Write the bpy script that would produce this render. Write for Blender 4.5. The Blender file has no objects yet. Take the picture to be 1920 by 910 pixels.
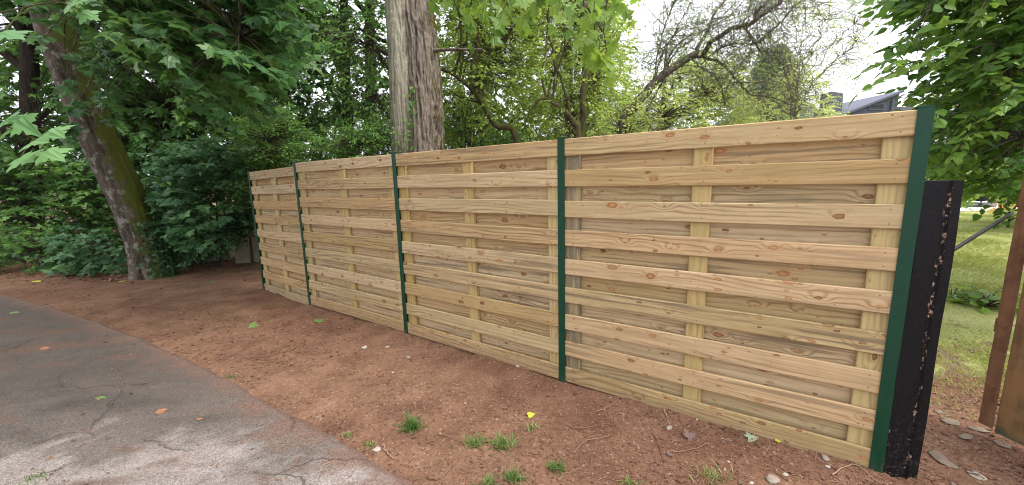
import bpy, math, random
import numpy as np
from mathutils import Matrix, Vector

# ------------------------------------------------------------------ camera, sky, sun, exposure
SC = bpy.context.scene
COL = SC.collection
R = math.radians
rng = np.random.default_rng(7)

FOC, PIT, ROL, CAMH = 751.856, .167345, -.025478, 1.5723
cp, sp, cr, sr = math.cos(PIT), math.sin(PIT), math.cos(ROL), math.sin(ROL)
cam_d = bpy.data.cameras.new('camera')
cam = bpy.data.objects.new('camera', cam_d); COL.objects.link(cam)
RX, UP, FW = Vector((1, 0, 0)), Vector((0, sp, cp)), Vector((0, cp, -sp))
RI, UI = RX*cr + UP*sr, UP*cr - RX*sr
cam.matrix_world = Matrix(((RI.x, UI.x, -FW.x, 0), (RI.y, UI.y, -FW.y, 0), (RI.z, UI.z, -FW.z, CAMH), (0, 0, 0, 1)))
cam_d.sensor_fit = 'HORIZONTAL'; cam_d.sensor_width = 36; cam_d.lens = 36*FOC/1920
cam_d.clip_start = .05; cam_d.clip_end = 900
SC.camera = cam

SUN_EL, SUN_AZ = R(62), R(116)          # azimuth clockwise from +Y
W = bpy.data.worlds.new('World'); SC.world = W; W.use_nodes = True
nt = W.node_tree; nt.nodes.clear()
wo = nt.nodes.new('ShaderNodeOutputWorld'); bg = nt.nodes.new('ShaderNodeBackground')
sky = nt.nodes.new('ShaderNodeTexSky'); sky.sky_type = 'NISHITA'; sky.sun_disc = False
sky.sun_elevation = SUN_EL; sky.sun_rotation = SUN_AZ; sky.dust_density = 4; sky.air_density = 1
mx = nt.nodes.new('ShaderNodeMix'); mx.data_type = 'RGBA'
nz = nt.nodes.new('ShaderNodeTexNoise'); nz.inputs['Scale'].default_value = 2.2; nz.inputs['Detail'].default_value = 4
rp = nt.nodes.new('ShaderNodeValToRGB')
rp.color_ramp.elements[0].position = .3; rp.color_ramp.elements[0].color = (7.4, 7.8, 8.8, 1)
rp.color_ramp.elements[1].position = .7; rp.color_ramp.elements[1].color = (10.6, 10.7, 11.0, 1)
tcw = nt.nodes.new('ShaderNodeTexCoord')
nt.links.new(tcw.outputs['Generated'], nz.inputs['Vector'])
nt.links.new(nz.outputs['Fac'], rp.inputs['Fac'])
mx.inputs['Factor'].default_value = .88
nt.links.new(sky.outputs['Color'], mx.inputs[6]); nt.links.new(rp.outputs['Color'], mx.inputs[7])
sx = nt.nodes.new('ShaderNodeSeparateXYZ'); nt.links.new(tcw.outputs['Generated'], sx.inputs[0])
gr = nt.nodes.new('ShaderNodeMapRange'); gr.inputs[1].default_value = 0; gr.inputs[2].default_value = 1; gr.inputs[3].default_value = .78; gr.inputs[4].default_value = 1.32
nt.links.new(sx.outputs[2], gr.inputs[0])
vm = nt.nodes.new('ShaderNodeVectorMath'); vm.operation = 'SCALE'; nt.links.new(mx.outputs[2], vm.inputs[0]); nt.links.new(gr.outputs[0], vm.inputs['Scale'])
nt.links.new(vm.outputs[0], bg.inputs['Color']); bg.inputs['Strength'].default_value = .10
nt.links.new(bg.outputs['Background'], wo.inputs['Surface'])

sd = bpy.data.lights.new('sun', 'SUN'); sd.energy = 1.2; sd.angle = R(24); sd.color = (1, .95, .87)
sun = bpy.data.objects.new('sun', sd); COL.objects.link(sun)
sdir = Vector((math.sin(SUN_AZ)*math.cos(SUN_EL), math.cos(SUN_AZ)*math.cos(SUN_EL), math.sin(SUN_EL)))
sun.rotation_euler = (-sdir).to_track_quat('-Z', 'Y').to_euler(); sun.location = sdir*60

SC.view_settings.view_transform = 'Standard'; SC.view_settings.look = 'None'
SC.view_settings.gamma = 1; SC.view_settings.use_curve_mapping = False
SC.view_settings.exposure = 1.42
SC.render.engine = 'CYCLES'
SC.cycles.max_bounces = 6; SC.cycles.transparent_max_bounces = 4; SC.cycles.use_denoising = True; SC.cycles.filter_width = 1.05

# ------------------------------------------------------------------ surveying helpers
def gz(x, y):
    x = np.asarray(x, float); y = np.asarray(y, float)
    w = np.clip((2.2 - x)/2.0, 0, 1); w = w*w*(3 - 2*w)
    return -.03*np.clip(y - 3, 0, 6)*w

def ray(px, py):
    xr = (px - 960)/FOC; yr = (455 - py)/FOC
    x = xr*cr - yr*sr; y = xr*sr + yr*cr
    return np.array([x, cp + y*sp, -sp + y*cp])

def G(px, py, dz=0.):
    d = ray(px, py); z = 0.
    for _ in range(12):
        t = (z + dz - CAMH)/d[2]; z = float(gz(d[0]*t, d[1]*t))
    return np.array([d[0]*t, d[1]*t, z + dz])

def A(px, py, Y):
    d = ray(px, py); return np.array([0, 0, CAMH]) + d*Y/d[1]

# ------------------------------------------------------------------ value noise
def _hash(i, j, k, s):
    n = (i*374761393 + j*668265263 + k*2147483647 + s*974634529) & 0xffffffff
    n = ((n ^ (n >> 13))*1274126177) & 0xffffffff
    n = ((n ^ (n >> 16))*2246822519) & 0xffffffff
    return ((n ^ (n >> 15)) & 0xffffff)/float(0xffffff)

def vn(x, y, z=0., s=0):
    x, y, z = np.broadcast_arrays(np.asarray(x, float), np.asarray(y, float), np.asarray(z, float))
    i, j, k = np.floor(x).astype(np.int64), np.floor(y).astype(np.int64), np.floor(z).astype(np.int64)
    fx, fy, fz = x - i, y - j, z - k
    fx, fy, fz = [f*f*(3 - 2*f) for f in (fx, fy, fz)]
    r = 0
    for a in (0, 1):
        for b in (0, 1):
            for c in (0, 1):
                r = r + _hash(i+a, j+b, k+c, s)*(fx if a else 1-fx)*(fy if b else 1-fy)*(fz if c else 1-fz)
    return r*2 - 1

def fbm(x, y, z=0., s=0, o=4):
    r = 0; a = .5
    for q in range(o):
        r = r + a*vn(np.asarray(x)*2**q, np.asarray(y)*2**q, np.asarray(z)*2**q, s+q); a *= .5
    return r

# ------------------------------------------------------------------ mesh helpers
class MB:
    """collects vertices and faces as numpy blocks, with a tint per face"""
    def __init__(s): s.v = []; s.fi = []; s.fl = []; s.t = []; s.n = 0
    def add(s, verts, faces, tint=.5):
        verts = np.asarray(verts, float).reshape(-1, 3)
        for f in faces:
            s.fi.append(np.asarray(f, np.int64) + s.n); s.fl.append([len(f)]); s.t.append([tint])
        s.v.append(verts); s.n += len(verts)
    def add_np(s, verts, idx, lens, tint):
        s.v.append(verts.reshape(-1, 3)); s.fi.append(idx.ravel() + s.n); s.fl.append(lens.ravel()); s.t.append(tint.ravel()); s.n += len(verts.reshape(-1, 3))
    def quads(s, verts, q, tint=.5):
        q = np.asarray(q, np.int64).reshape(-1, 4)
        s.add_np(np.asarray(verts, float), q, np.full(len(q), 4), np.broadcast_to(np.asarray(tint, float), (len(q),)))
    def build(s, name, mat, parent=None, smooth=False):
        me = bpy.data.meshes.new(name)
        v = np.concatenate(s.v); fi = np.concatenate(s.fi); fl = np.concatenate([np.asarray(a).ravel() for a in s.fl]); t = np.concatenate([np.asarray(a, float).ravel() for a in s.t])
        me.vertices.add(len(v)); me.vertices.foreach_set('co', v.astype(np.float32).ravel())
        me.loops.add(len(fi)); me.loops.foreach_set('vertex_index', fi.astype(np.int32))
        me.polygons.add(len(fl)); st = np.concatenate([[0], np.cumsum(fl)[:-1]])
        me.polygons.foreach_set('loop_start', st.astype(np.int32)); me.polygons.foreach_set('loop_total', fl.astype(np.int32))
        me.update(calc_edges=True)
        me.polygons.foreach_set('use_smooth', np.full(len(fl), bool(smooth)))
        at = me.attributes.new('tint', 'FLOAT', 'FACE'); at.data.foreach_set('value', t.astype(np.float32))
        me.materials.append(mat)
        o = bpy.data.objects.new(name, me); COL.objects.link(o)
        if parent is not None: o.parent = parent
        return o

def tag(o, label=None, cat=None, group=None, kind=None):
    if label: o['label'] = label
    if cat: o['category'] = cat
    if group: o['group'] = group
    if kind: o['kind'] = kind
    return o

def empty(name, loc=(0, 0, 0), rz=0, parent=None):
    o = bpy.data.objects.new(name, None); COL.objects.link(o); o.location = loc; o.rotation_euler = (0, 0, rz)
    o.empty_display_size = .1
    if parent is not None: o.parent = parent
    return o

def frames(P):
    P = np.asarray(P, float); T = np.gradient(P, axis=0); T /= np.linalg.norm(T, axis=1)[:, None] + 1e-9
    n = np.cross(T[0], [0.3, .9, .1]); n /= np.linalg.norm(n) + 1e-9; N = []
    for t in T:
        n = n - t*np.dot(n, t); n /= np.linalg.norm(n) + 1e-9; N.append(n)
    N = np.array(N); return T, N, np.cross(T, N)

def tube(mb, P, rad, seg=6, tint=.5, disp=None, cap=True, ridge=0.):
    P = np.asarray(P, float); rad = np.broadcast_to(np.asarray(rad, float), (len(P),))
    T, N, B = frames(P); a = np.linspace(0, 2*np.pi, seg, endpoint=False)
    r = np.repeat(rad[:, None], seg, 1); tq = tint
    if disp is not None:
        L = np.concatenate([[0], np.cumsum(np.linalg.norm(np.diff(P, axis=0), axis=1))])
        dd = disp(np.repeat(a[None], len(P), 0), np.repeat(L[:, None], seg, 1), r); r = r + dd
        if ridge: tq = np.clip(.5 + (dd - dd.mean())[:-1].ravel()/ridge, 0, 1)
    V = P[:, None] + r[..., None]*(N[:, None]*np.cos(a)[None, :, None] + B[:, None]*np.sin(a)[None, :, None])
    m = len(P); i = np.arange(m-1)[:, None]*seg; j = np.arange(seg)[None]; k = (j+1) % seg
    q = np.stack([i+j, i+k, i+seg+k, i+seg+j], -1)
    mb.quads(V, q, tq)
    if cap:
        mb.add(V[-1], [list(range(seg))], tint); mb.add(V[0], [list(range(seg))[::-1]], tint)

def smooth_path(P, n=24):
    P = np.asarray(P, float)
    t = np.linspace(0, len(P)-1, n); out = []
    for u in t:
        i = min(int(u), len(P)-2); f = u - i
        p0 = P[max(i-1, 0)]; p1 = P[i]; p2 = P[i+1]; p3 = P[min(i+2, len(P)-1)]
        out.append(.5*((2*p1) + (p2-p0)*f + (2*p0-5*p1+4*p2-p3)*f*f + (3*p1-p0-3*p2+p3)*f**3))
    return np.array(out)

def lerp_r(rs, n):
    return np.interp(np.linspace(0, len(rs)-1, n), np.arange(len(rs)), rs)

BOXQ = [(0, 1, 2, 3), (7, 6, 5, 4), (0, 4, 5, 1), (1, 5, 6, 2), (2, 6, 7, 3), (3, 7, 4, 0)]
def box(mb, x0, x1, y0, y1, z0, z1, tint=.5):
    v = [(x0, y0, z0), (x0, y1, z0), (x1, y1, z0), (x1, y0, z0), (x0, y0, z1), (x0, y1, z1), (x1, y1, z1), (x1, y0, z1)]
    mb.add(v, BOXQ, tint)

def prism(mb, prof, axis_pts, tint=.5):
    """extrude a closed (a,b) profile; axis_pts: list of functions (a,b)->xyz for each station"""
    n = len(prof); V = [[f(a, b) for a, b in prof] for f in axis_pts]
    V = np.array(V); m = len(V)
    i = np.arange(m-1)[:, None]*n; j = np.arange(n)[None]; k = (j+1) % n
    mb.quads(V, np.stack([i+j, i+k, i+n+k, i+n+j], -1), tint)
    mb.add(V[0], [list(range(n))[::-1]], tint); mb.add(V[-1], [list(range(n))], tint)

def chamfer(w, t, c):
    return [(-w/2+c, -t/2), (w/2-c, -t/2), (w/2, -t/2+c), (w/2, t/2-c), (w/2-c, t/2), (-w/2+c, t/2), (-w/2, t/2-c), (-w/2, -t/2+c)]

# ------------------------------------------------------------------ node helpers
class NT:
    def __init__(s, name):
        s.m = bpy.data.materials.new(name); s.m.use_nodes = True; s.t = s.m.node_tree; s.t.nodes.clear()
        s.out = s.t.nodes.new('ShaderNodeOutputMaterial')
    def n(s, typ, **k):
        o = s.t.nodes.new('ShaderNode'+typ)
        for a, b in k.items(): setattr(o, a, b)
        return o
    def link(s, a, b): s.t.links.new(a, b)
    def put(s, sock, v):
        if hasattr(v, 'is_output') or isinstance(v, bpy.types.NodeSocket): s.link(v, sock)
        else: sock.default_value = v
    def math(s, op, a, b=0., c=None, clamp=False):
        o = s.n('Math', operation=op, use_clamp=clamp); s.put(o.inputs[0], a); s.put(o.inputs[1], b)
        if c is not None: s.put(o.inputs[2], c)
        return o.outputs[0]
    def mix(s, f, a, b, mode='MIX'):
        o = s.n('Mix', data_type='RGBA', blend_type=mode); s.put(o.inputs[0], f)
        s.put(o.inputs[6], a if not isinstance(a, tuple) else (*a, 1)[:4]); s.put(o.inputs[7], b if not isinstance(b, tuple) else (*b, 1)[:4])
        return o.outputs[2]
    def mr(s, v, a, b, c=0., d=1., smooth=True):
        o = s.n('MapRange', interpolation_type='SMOOTHSTEP' if smooth else 'LINEAR')
        for i, q in enumerate((v, a, b, c, d)): s.put(o.inputs[i], q)
        return o.outputs[0]
    def noise(s, vec, scale, detail=3., rough=.55, dist=0.):
        o = s.n('TexNoise'); s.link(vec, o.inputs['Vector'])
        o.inputs['Scale'].default_value = scale; o.inputs['Detail'].default_value = detail; o.inputs['Roughness'].default_value = rough; o.inputs['Distortion'].default_value = dist
        return o.outputs['Fac']
    def scalev(s, vec, sx, sy, sz, off=None):
        o = s.n('VectorMath', operation='MULTIPLY'); s.link(vec, o.inputs[0]); o.inputs[1].default_value = (sx, sy, sz)
        r = o.outputs[0]
        if off is not None:
            p = s.n('VectorMath', operation='ADD'); s.link(r, p.inputs[0]); s.link(off, p.inputs[1]); r = p.outputs[0]
        return r
    def obj(s): return s.n('TexCoord').outputs['Object']
    def pos(s): return s.n('NewGeometry').outputs['Position']
    def rand(s): return s.n('ObjectInfo').outputs['Random']
    def tint(s):
        o = s.n('Attribute', attribute_name='tint'); return o.outputs['Fac']
    def comb(s, x, y, z):
        o = s.n('CombineXYZ'); s.put(o.inputs[0], x); s.put(o.inputs[1], y); s.put(o.inputs[2], z); return o.outputs[0]
    def sep(s, v):
        o = s.n('SeparateXYZ'); s.link(v, o.inputs[0]); return o.outputs
    def ramp(s, v, *st):
        o = s.n('ValToRGB'); s.put(o.inputs[0], v); e = o.color_ramp.elements
        while len(e) < len(st): e.new(.5)
        for q, (p, c) in zip(e, st): q.position = p; q.color = (*c, 1)
        return o.outputs[0]
    def bump(s, h, strength=.5, dist=.01):
        o = s.n('Bump'); s.link(h, o.inputs['Height']); o.inputs['Strength'].default_value = strength; o.inputs['Distance'].default_value = dist
        return o.outputs[0]
    def bsdf(s, col, rough=.7, spec=.3, normal=None, metal=0., link=True):
        o = s.n('BsdfPrincipled'); s.put(o.inputs['Base Color'], col if not isinstance(col, tuple) else (*col, 1)[:4]); s.put(o.inputs['Roughness'], rough)
        s.put(o.inputs['Specular IOR Level'], spec); o.inputs['Metallic'].default_value = metal
        if normal is not None: s.link(normal, o.inputs['Normal'])
        if link: s.link(o.outputs[0], s.out.inputs[0])
        return o

# ------------------------------------------------------------------ materials
def mat_leaf(name, c0, c1, c2, trans=.35, rough=.42, spec=.35, tcol=None):
    t = NT(name); tn = t.tint()
    n = t.noise(t.pos(), 1.1, 2)
    f = t.math('ADD', t.math('MULTIPLY', tn, .75), t.math('MULTIPLY', n, .3), clamp=True)
    col = t.ramp(f, (.12, c0), (.5, c1), (.9, c2))
    b = t.bsdf(col, rough, spec, link=False)
    tr = t.n('BsdfTranslucent')
    hs = t.n('HueSaturation'); t.link(col, hs.inputs['Color']); hs.inputs['Value'].default_value = 1.5; hs.inputs['Saturation'].default_value = 1.08; hs.inputs['Hue'].default_value = .485
    t.link(hs.outputs[0], tr.inputs['Color'])
    ms = t.n('MixShader'); ms.inputs[0].default_value = trans
    t.link(b.outputs[0], ms.inputs[1]); t.link(tr.outputs[0], ms.inputs[2]); t.link(ms.outputs[0], t.out.inputs[0])
    return t.m

def mat_bark(name, dark, light, moss=None, moss_amt=.0, zs=.22, sc=16., lichen=0., bump=1.):
    t = NT(name); o = t.obj()
    v = t.scalev(o, 1, 1, zs)
    n1 = t.noise(v, sc, 6, .65, .6); n2 = t.noise(o, 2.2, 4); n3 = t.noise(o, 34, 3)
    col = t.ramp(n1, (.34, dark), (.62, light))
    col = t.mix(t.mr(n2, .35, .7, 0, .45), col, tuple(c*.62 for c in dark))
    col = t.mix(t.math('MULTIPLY', n3, .25), col, light)
    if lichen:
        col = t.mix(t.math('MULTIPLY', t.mr(t.noise(o, 7, 5, .6), .54, .6), lichen), col, (.42, .43, .36))
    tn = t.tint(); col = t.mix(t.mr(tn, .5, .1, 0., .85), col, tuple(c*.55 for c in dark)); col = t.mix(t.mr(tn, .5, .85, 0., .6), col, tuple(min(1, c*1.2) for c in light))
    if moss:
        nx = t.sep(t.n('NewGeometry').outputs['Normal'])
        side = t.math('ADD', t.math('MULTIPLY', nx[0], .30), t.math('MULTIPLY', nx[2], .25))
        mm = t.mr(t.math('ADD', t.math('ADD', t.noise(o, 4.5, 6, .65), side), moss_amt), .58, .8)
        col = t.mix(mm, col, t.mix(n3, moss, tuple(c*.45 for c in moss)))
    h = t.math('ADD', n1, t.math('MULTIPLY', n3, .2))
    t.bsdf(col, .9, .15, t.bump(h, .9*bump, .02))
    return t.m

def mat_wood(name, light, mid, dark, tintc, grey=0., knots=1., nails=False):
    t = NT(name); o = t.obj(); rd = t.rand()
    s1 = t.math('MULTIPLY', rd, 91.7); s2 = t.math('MULTIPLY', rd, 371.3)
    x, y, z = t.sep(o)
    zz = t.math('ADD', z, t.math('MULTIPLY', y, .6))
    def co(ax, az, sa=s1, sb=s2, w=0.): return t.comb(t.math('ADD', t.math('MULTIPLY', x, ax), sa), t.math('ADD', t.math('MULTIPLY', zz, az), sb), w)
    def knot_layer(ax, az, sa, sb, lo, rmax):
        kv = co(ax, az, sa, sb)
        vo = t.n('TexVoronoi', voronoi_dimensions='2D', feature='F1'); t.link(kv, vo.inputs['Vector']); vo.inputs['Scale'].default_value = 1
        d = vo.outputs['Distance']; rc = t.sep(vo.outputs['Color'])
        dn = t.math('ADD', d, t.math('MULTIPLY', t.math('SUBTRACT', t.noise(kv, 5, 3), .5), rmax*1.5))
        cl = t.math('MULTIPLY', t.math('SUBTRACT', t.noise(co(1.3, 2., sb, sa), 1., 2), .5), 1.3); k0 = t.math('ADD', rc[0], cl)
        rad = t.math('MULTIPLY', t.math('POWER', t.mr(k0, lo, 1.15, 0., 1., smooth=False), 1.5), rmax*1.15*knots)
        rad = t.math('ADD', rad, t.math('MULTIPLY', t.mr(k0, lo, lo+.02), rmax*.22))
        return d, dn, rad, rc
    d, dn, rad, rc = knot_layer(4.2, 8.6, s1, s2, .24, .135)
    e, en, rad2, rc2 = knot_layer(9., 19., s2, s1, .66, .15)
    pres = t.mr(rad, 0., .02)
    fall = t.math('MULTIPLY', t.mr(d, 0., .38, 1., 0.), pres)
    low = t.noise(co(.9, 4.), 1., 3); bow = t.noise(co(.45, 1.6, s2, s1), 1., 2)
    g = t.math('ADD', t.math('ADD', t.math('MULTIPLY', zz, 46.), t.math('MULTIPLY', low, 7.)), t.math('ADD', t.math('MULTIPLY', fall, 2.2), t.math('MULTIPLY', bow, 9.)))
    ring = t.math('POWER', t.math('MULTIPLY_ADD', t.math('SINE', t.math('MULTIPLY', g, 4.4)), .5, .5), 3.)
    rv = t.mr(t.noise(co(.8, 7., s2, s2), 1., 2), .35, .65, .1, 1.)
    fib = t.noise(co(3.2, 190., s1, s2), 1., 4, .65); fib2 = t.noise(co(1.1, 55., s2, s1), 1., 4, .6)
    blot = t.noise(co(1.6, 6., s2, s1), 1., 5, .6); mott = t.noise(co(9., 26., s1, s1), 1., 4, .6)
    f = t.math('ADD', t.math('ADD', t.math('MULTIPLY', t.math('MULTIPLY', ring, rv), .24), t.math('MULTIPLY', fib, .34)), t.math('ADD', t.math('MULTIPLY', fib2, .44), t.math('MULTIPLY', mott, .16)))
    col = t.ramp(f, (.28, light), (.50, mid), (.74, dark))
    col = t.mix(t.mr(blot, .40, .66, 0., .7), col, t.mix(.6, col, tintc))
    rnd2 = t.math('FRACT', t.math('MULTIPLY', rd, 57.3)); rnd3 = t.math('FRACT', t.math('MULTIPLY', rd, 191.9)); rnd4 = t.math('FRACT', t.math('MULTIPLY', rd, 313.1))
    col = t.mix(t.math('MULTIPLY', t.mr(rnd2, .2, 1.), .75), col, t.mix(1., col, (.88, .76, .58), 'MULTIPLY'))
    col = t.mix(t.math('MULTIPLY', t.mr(rnd4, .5, 1.), .6), col, t.mix(1., col, (1.04, .93, .84), 'MULTIPLY'))
    rnd5 = t.math('FRACT', t.math('MULTIPLY', rd, 733.7)); col = t.mix(t.math('MULTIPLY', t.mr(rnd5, .45, 1.), .7), col, t.mix(1., col, (.85, .86, .72), 'MULTIPLY'))
    col = t.mix(t.mr(rnd5, .5, 0., 0., .55), col, t.mix(1., col, (1.10, 1.10, 1.12), 'MULTIPLY'))
    sm = t.mr(t.noise(co(1.2, 34., s1, s1), 1., 5, .62), .49, .63)
    col = t.mix(t.math('MULTIPLY', sm, t.mr(rnd3, .25, 1., .18, .85)), col, (.17, .125, .075))
    wz = t.sep(t.pos())[2]; mud = t.mr(t.math('ADD', wz, t.math('MULTIPLY', t.noise(t.pos(), 14, 5, .7), -.22)), -.13, .02, .35, 0.)
    # a rusty resin flush here and there
    res = t.mr(t.noise(co(3.4, 13., s2, s2), 1., 4, .6), .66, .76); col = t.mix(t.math('MULTIPLY', res, .45), col, (.42, .21, .09))
    if grey: col = t.mix(t.math('MULTIPLY', t.mr(t.noise(co(3., 30.), 1., 5, .65), .36, .58), grey), col, (.10, .085, .075))
    halo = t.math('MULTIPLY', t.mr(dn, rad, t.math('ADD', t.math('MULTIPLY', rad, 1.7), .03), 1., 0.), pres)
    col = t.mix(t.math('MULTIPLY', halo, .42), col, (.40, .235, .105))
    for q, r, c in ((dn, rad, rc), (en, rad2, rc2)):
        km = t.math('MULTIPLY', t.mr(q, t.math('MULTIPLY', r, .78), r, 1., 0.), t.mr(r, .004, .02))
        kin = t.mr(q, t.math('MULTIPLY', r, .15), t.math('MULTIPLY', r, .85))
        kc = t.mix(t.mr(c[2], .2, .8), t.mix(kin, (.44, .22, .095), (.27, .115, .045)), t.mix(kin, (.25, .115, .055), (.10, .045, .024)))
        col = t.mix(t.math('MULTIPLY', km, t.mr(c[1], 0., 1., .62, 1.)), col, kc)
    if nails:
        dx = t.math('MINIMUM', t.math('MINIMUM', t.math('ABSOLUTE', t.math('SUBTRACT', x, .085)), t.math('ABSOLUTE', t.math('SUBTRACT', x, .905))), t.math('ABSOLUTE', t.math('SUBTRACT', x, 1.72)))
        dz = t.math('ABSOLUTE', t.math('SUBTRACT', t.math('ABSOLUTE', z), .034))
        col = t.mix(t.mr(t.math('SQRT', t.math('ADD', t.math('MULTIPLY', dx, dx), t.math('MULTIPLY', dz, dz))), .0028, .0042, .8, 0.), col, (.09, .08, .075))
    col = t.mix(mud, col, (.16, .095, .065))
    h = t.math('ADD', t.math('MULTIPLY', fib, .7), t.math('MULTIPLY', fib2, .5))
    t.bsdf(col, t.mr(fib, .3, .7, .6, .8), .2, t.bump(h, .4, .003))
    return t.m

M = {}
M['board'] = mat_wood('pine_board', (.63, .495, .335), (.475, .352, .212), (.25, .160, .086), (.375, .275, .145), nails=True)
M['batten'] = mat_wood('treated_batten', (.56, .445, .25), (.47, .36, .18), (.32, .23, .10), (.43, .345, .155), knots=.6)
M['batten_grey'] = mat_wood('weathered_batten', (.42, .33, .19), (.33, .25, .14), (.2, .14, .08), (.33, .26, .13), grey=.62, knots=.5)

def mat_paint(name, col, rough=.4, spec=.4, wear=None, amt=.0):
    t = NT(name); o = t.obj(); n = t.noise(o, 60, 3); n2 = t.noise(o, 5, 4)
    c = t.mix(t.math('MULTIPLY', n2, .4), col, tuple(q*.6 for q in col))
    if wear: c = t.mix(t.mr(t.noise(o, 9, 6, .7), .66-amt, .70-amt), c, wear)
    t.bsdf(c, t.mr(n2, .3, .7, rough-.08, rough+.12), spec, t.bump(n, .12, .002))
    return t.m
def mat_green():
    t = NT('green_coated_steel'); o = t.obj(); p = t.pos(); z = t.sep(p)[2]
    n = t.noise(t.scalev(p, 40, 40, 9), 1., 5, .65); n2 = t.noise(p, 5, 4); fine = t.noise(p, 240, 2)
    c = t.mix(n2, (.0015, .046, .021), (.002, .030, .015))
    sc = t.math('MULTIPLY', t.mr(t.noise(t.scalev(p, 90, 90, 7), 1., 4, .7), .66, .72), .35)
    c = t.mix(sc, c, (.06, .13, .095))
    c = t.mix(t.mr(t.math('ADD', z, t.math('MULTIPLY', n, -.3)), -.26, -.06, .4, 0.), c, (.12, .085, .065))
    t.bsdf(c, t.mr(n, .3, .7, .34, .58), .32, t.bump(t.math('ADD', n2, t.math('MULTIPLY', fine, .25)), .12, .002)); return t.m
M['green'] = mat_green()

def mat_blackpost():
    t = NT('black_flaking_paint'); o = t.obj(); x, y, z = t.sep(o)
    n = t.noise(o, 48, 6, .72); nf = t.noise(t.scalev(o, 110, 110, 34), 1., 5, .75); n2 = t.noise(t.scalev(o, 2., 2., 5.), 1., 4); nb = t.noise(o, 6, 3)
    wob = t.math('MULTIPLY', t.math('SUBTRACT', t.noise(t.scalev(o, 0, 0, 7.), 1., 4), .5), .07)
    d1 = t.math('ABSOLUTE', t.math('SUBTRACT', x, t.math('ADD', .105, wob)))
    d2 = t.math('ABSOLUTE', t.math('SUBTRACT', x, t.math('ADD', .004, t.math('MULTIPLY', wob, .3))))
    near = t.math('ADD', t.math('MULTIPLY', t.mr(d1, .0, .032, 1., 0.), t.mr(n2, .3, .62, .07, .20)), t.math('MULTIPLY', t.mr(d2, .0, .014, 1., 0.), t.mr(z, 1., .2, 0., .16)))
    top = t.math('MULTIPLY', t.math('MULTIPLY', t.mr(z, .95, 1.40), t.mr(x, .08, .12)), .085)
    fl = t.mr(t.math('ADD', t.math('ADD', t.math('MULTIPLY', n, .5), t.math('MULTIPLY', nf, .5)), t.math('ADD', near, top)), .70, .722)
    sc = t.mr(t.noise(t.scalev(o, 160, 160, 14), 1., 3, .7), .70, .74)
    base = t.mix(t.noise(o, 40, 4), (.0035, .0034, .0042), (.009, .0085, .010))
    base = t.mix(t.math('MULTIPLY', sc, .25), base, (.12, .11, .11))
    base = t.mix(t.math('MULTIPLY', t.mr(n, .48, .72), t.mr(z, .45, 0., .03, .45)), base, (.12, .095, .08))
    fc = t.ramp(t.noise(o, 60, 4), (.32, (.10, .05, .03)), (.5, (.30, .18, .115)), (.7, (.42, .32, .25)))
    t.bsdf(t.mix(fl, base, fc), t.mr(fl, 0, 1, .5, .9), .12, t.bump(t.math('ADD', t.math('MULTIPLY', fl, -.6), n), .6, .005))
    return t.m
M['black'] = mat_blackpost()
M['blackbar'] = mat_paint('black_bar_paint', (.010, .011, .013), .4, .4)

def mat_rust(name, a, b, c, green=False, metal=0.):
    t = NT(name); o = t.obj(); n = t.noise(o, 7, 6, .65); n2 = t.noise(t.scalev(o, 30, 30, 3), 1., 4); n3 = t.noise(o, 70, 3)
    col = t.ramp(t.math('ADD', t.math('MULTIPLY', n, .6), t.math('MULTIPLY', n2, .4)), (.35, a), (.52, b), (.68, c))
    if green:
        z = t.sep(o)[2]
        col = t.mix(t.math('MULTIPLY', t.mr(t.math('ADD', z, t.math('MULTIPLY', n, .12)), .15, .09), .9), col, t.mix(n3, (.03, .04, .025), (.10, .12, .08)))
    t.bsdf(col, .8, .25, t.bump(t.math('ADD', n, t.math('MULTIPLY', n3, .5)), .5, .004))
    return t.m
M['rust'] = mat_rust('rusty_steel', (.08, .038, .020), (.17, .083, .044), (.22, .12, .068))
M['rustplank'] = mat_rust('rusty_stained_plank', (.11, .065, .03), (.22, .125, .055), (.27, .135, .06), green=True)

def mat_soil():
    t = NT('red_brown_soil'); p = t.pos()
    n0 = t.noise(p, .55, 4); n1 = t.noise(p, 3.2, 5, .6); n2 = t.noise(p, 28, 5, .7); n3 = t.noise(t.scalev(p, 160, 160, 160), 1., 3, .7)
    vo = t.n('TexVoronoi', feature='F1'); t.link(t.scalev(p, 85, 85, 85), vo.inputs['Vector']); vo.inputs['Scale'].default_value = 1
    f = t.math('ADD', t.math('ADD', t.math('MULTIPLY', n1, .45), t.math('MULTIPLY', n2, .35)), t.math('MULTIPLY', n3, .2))
    col = t.ramp(f, (.25, (.048, .025, .016)), (.42, (.142, .076, .047)), (.56, (.220, .123, .077)), (.76, (.32, .205, .142)))
    col = t.mix(t.mr(n0, .38, .60, 0., .7), col, t.mix(1., col, (.74, .66, .66), 'MULTIPLY'))
    fl = t.mr(vo.outputs['Color'], .80, .92)
    col = t.mix(t.math('MULTIPLY', fl, .32), col, t.ramp(t.sep(vo.outputs['Color'])[1], (.0, (.06, .03, .02)), (.4, (.40, .23, .15)), (1., (.5, .36, .28))))
    h = t.math('ADD', t.math('ADD', t.math('MULTIPLY', n2, .7), t.math('MULTIPLY', n3, .35)), t.math('MULTIPLY', vo.outputs['Distance'], .3))
    t.bsdf(col, .95, .1, t.bump(h, .9, .012))
    return t.m
M['soil'] = mat_soil()

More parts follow.
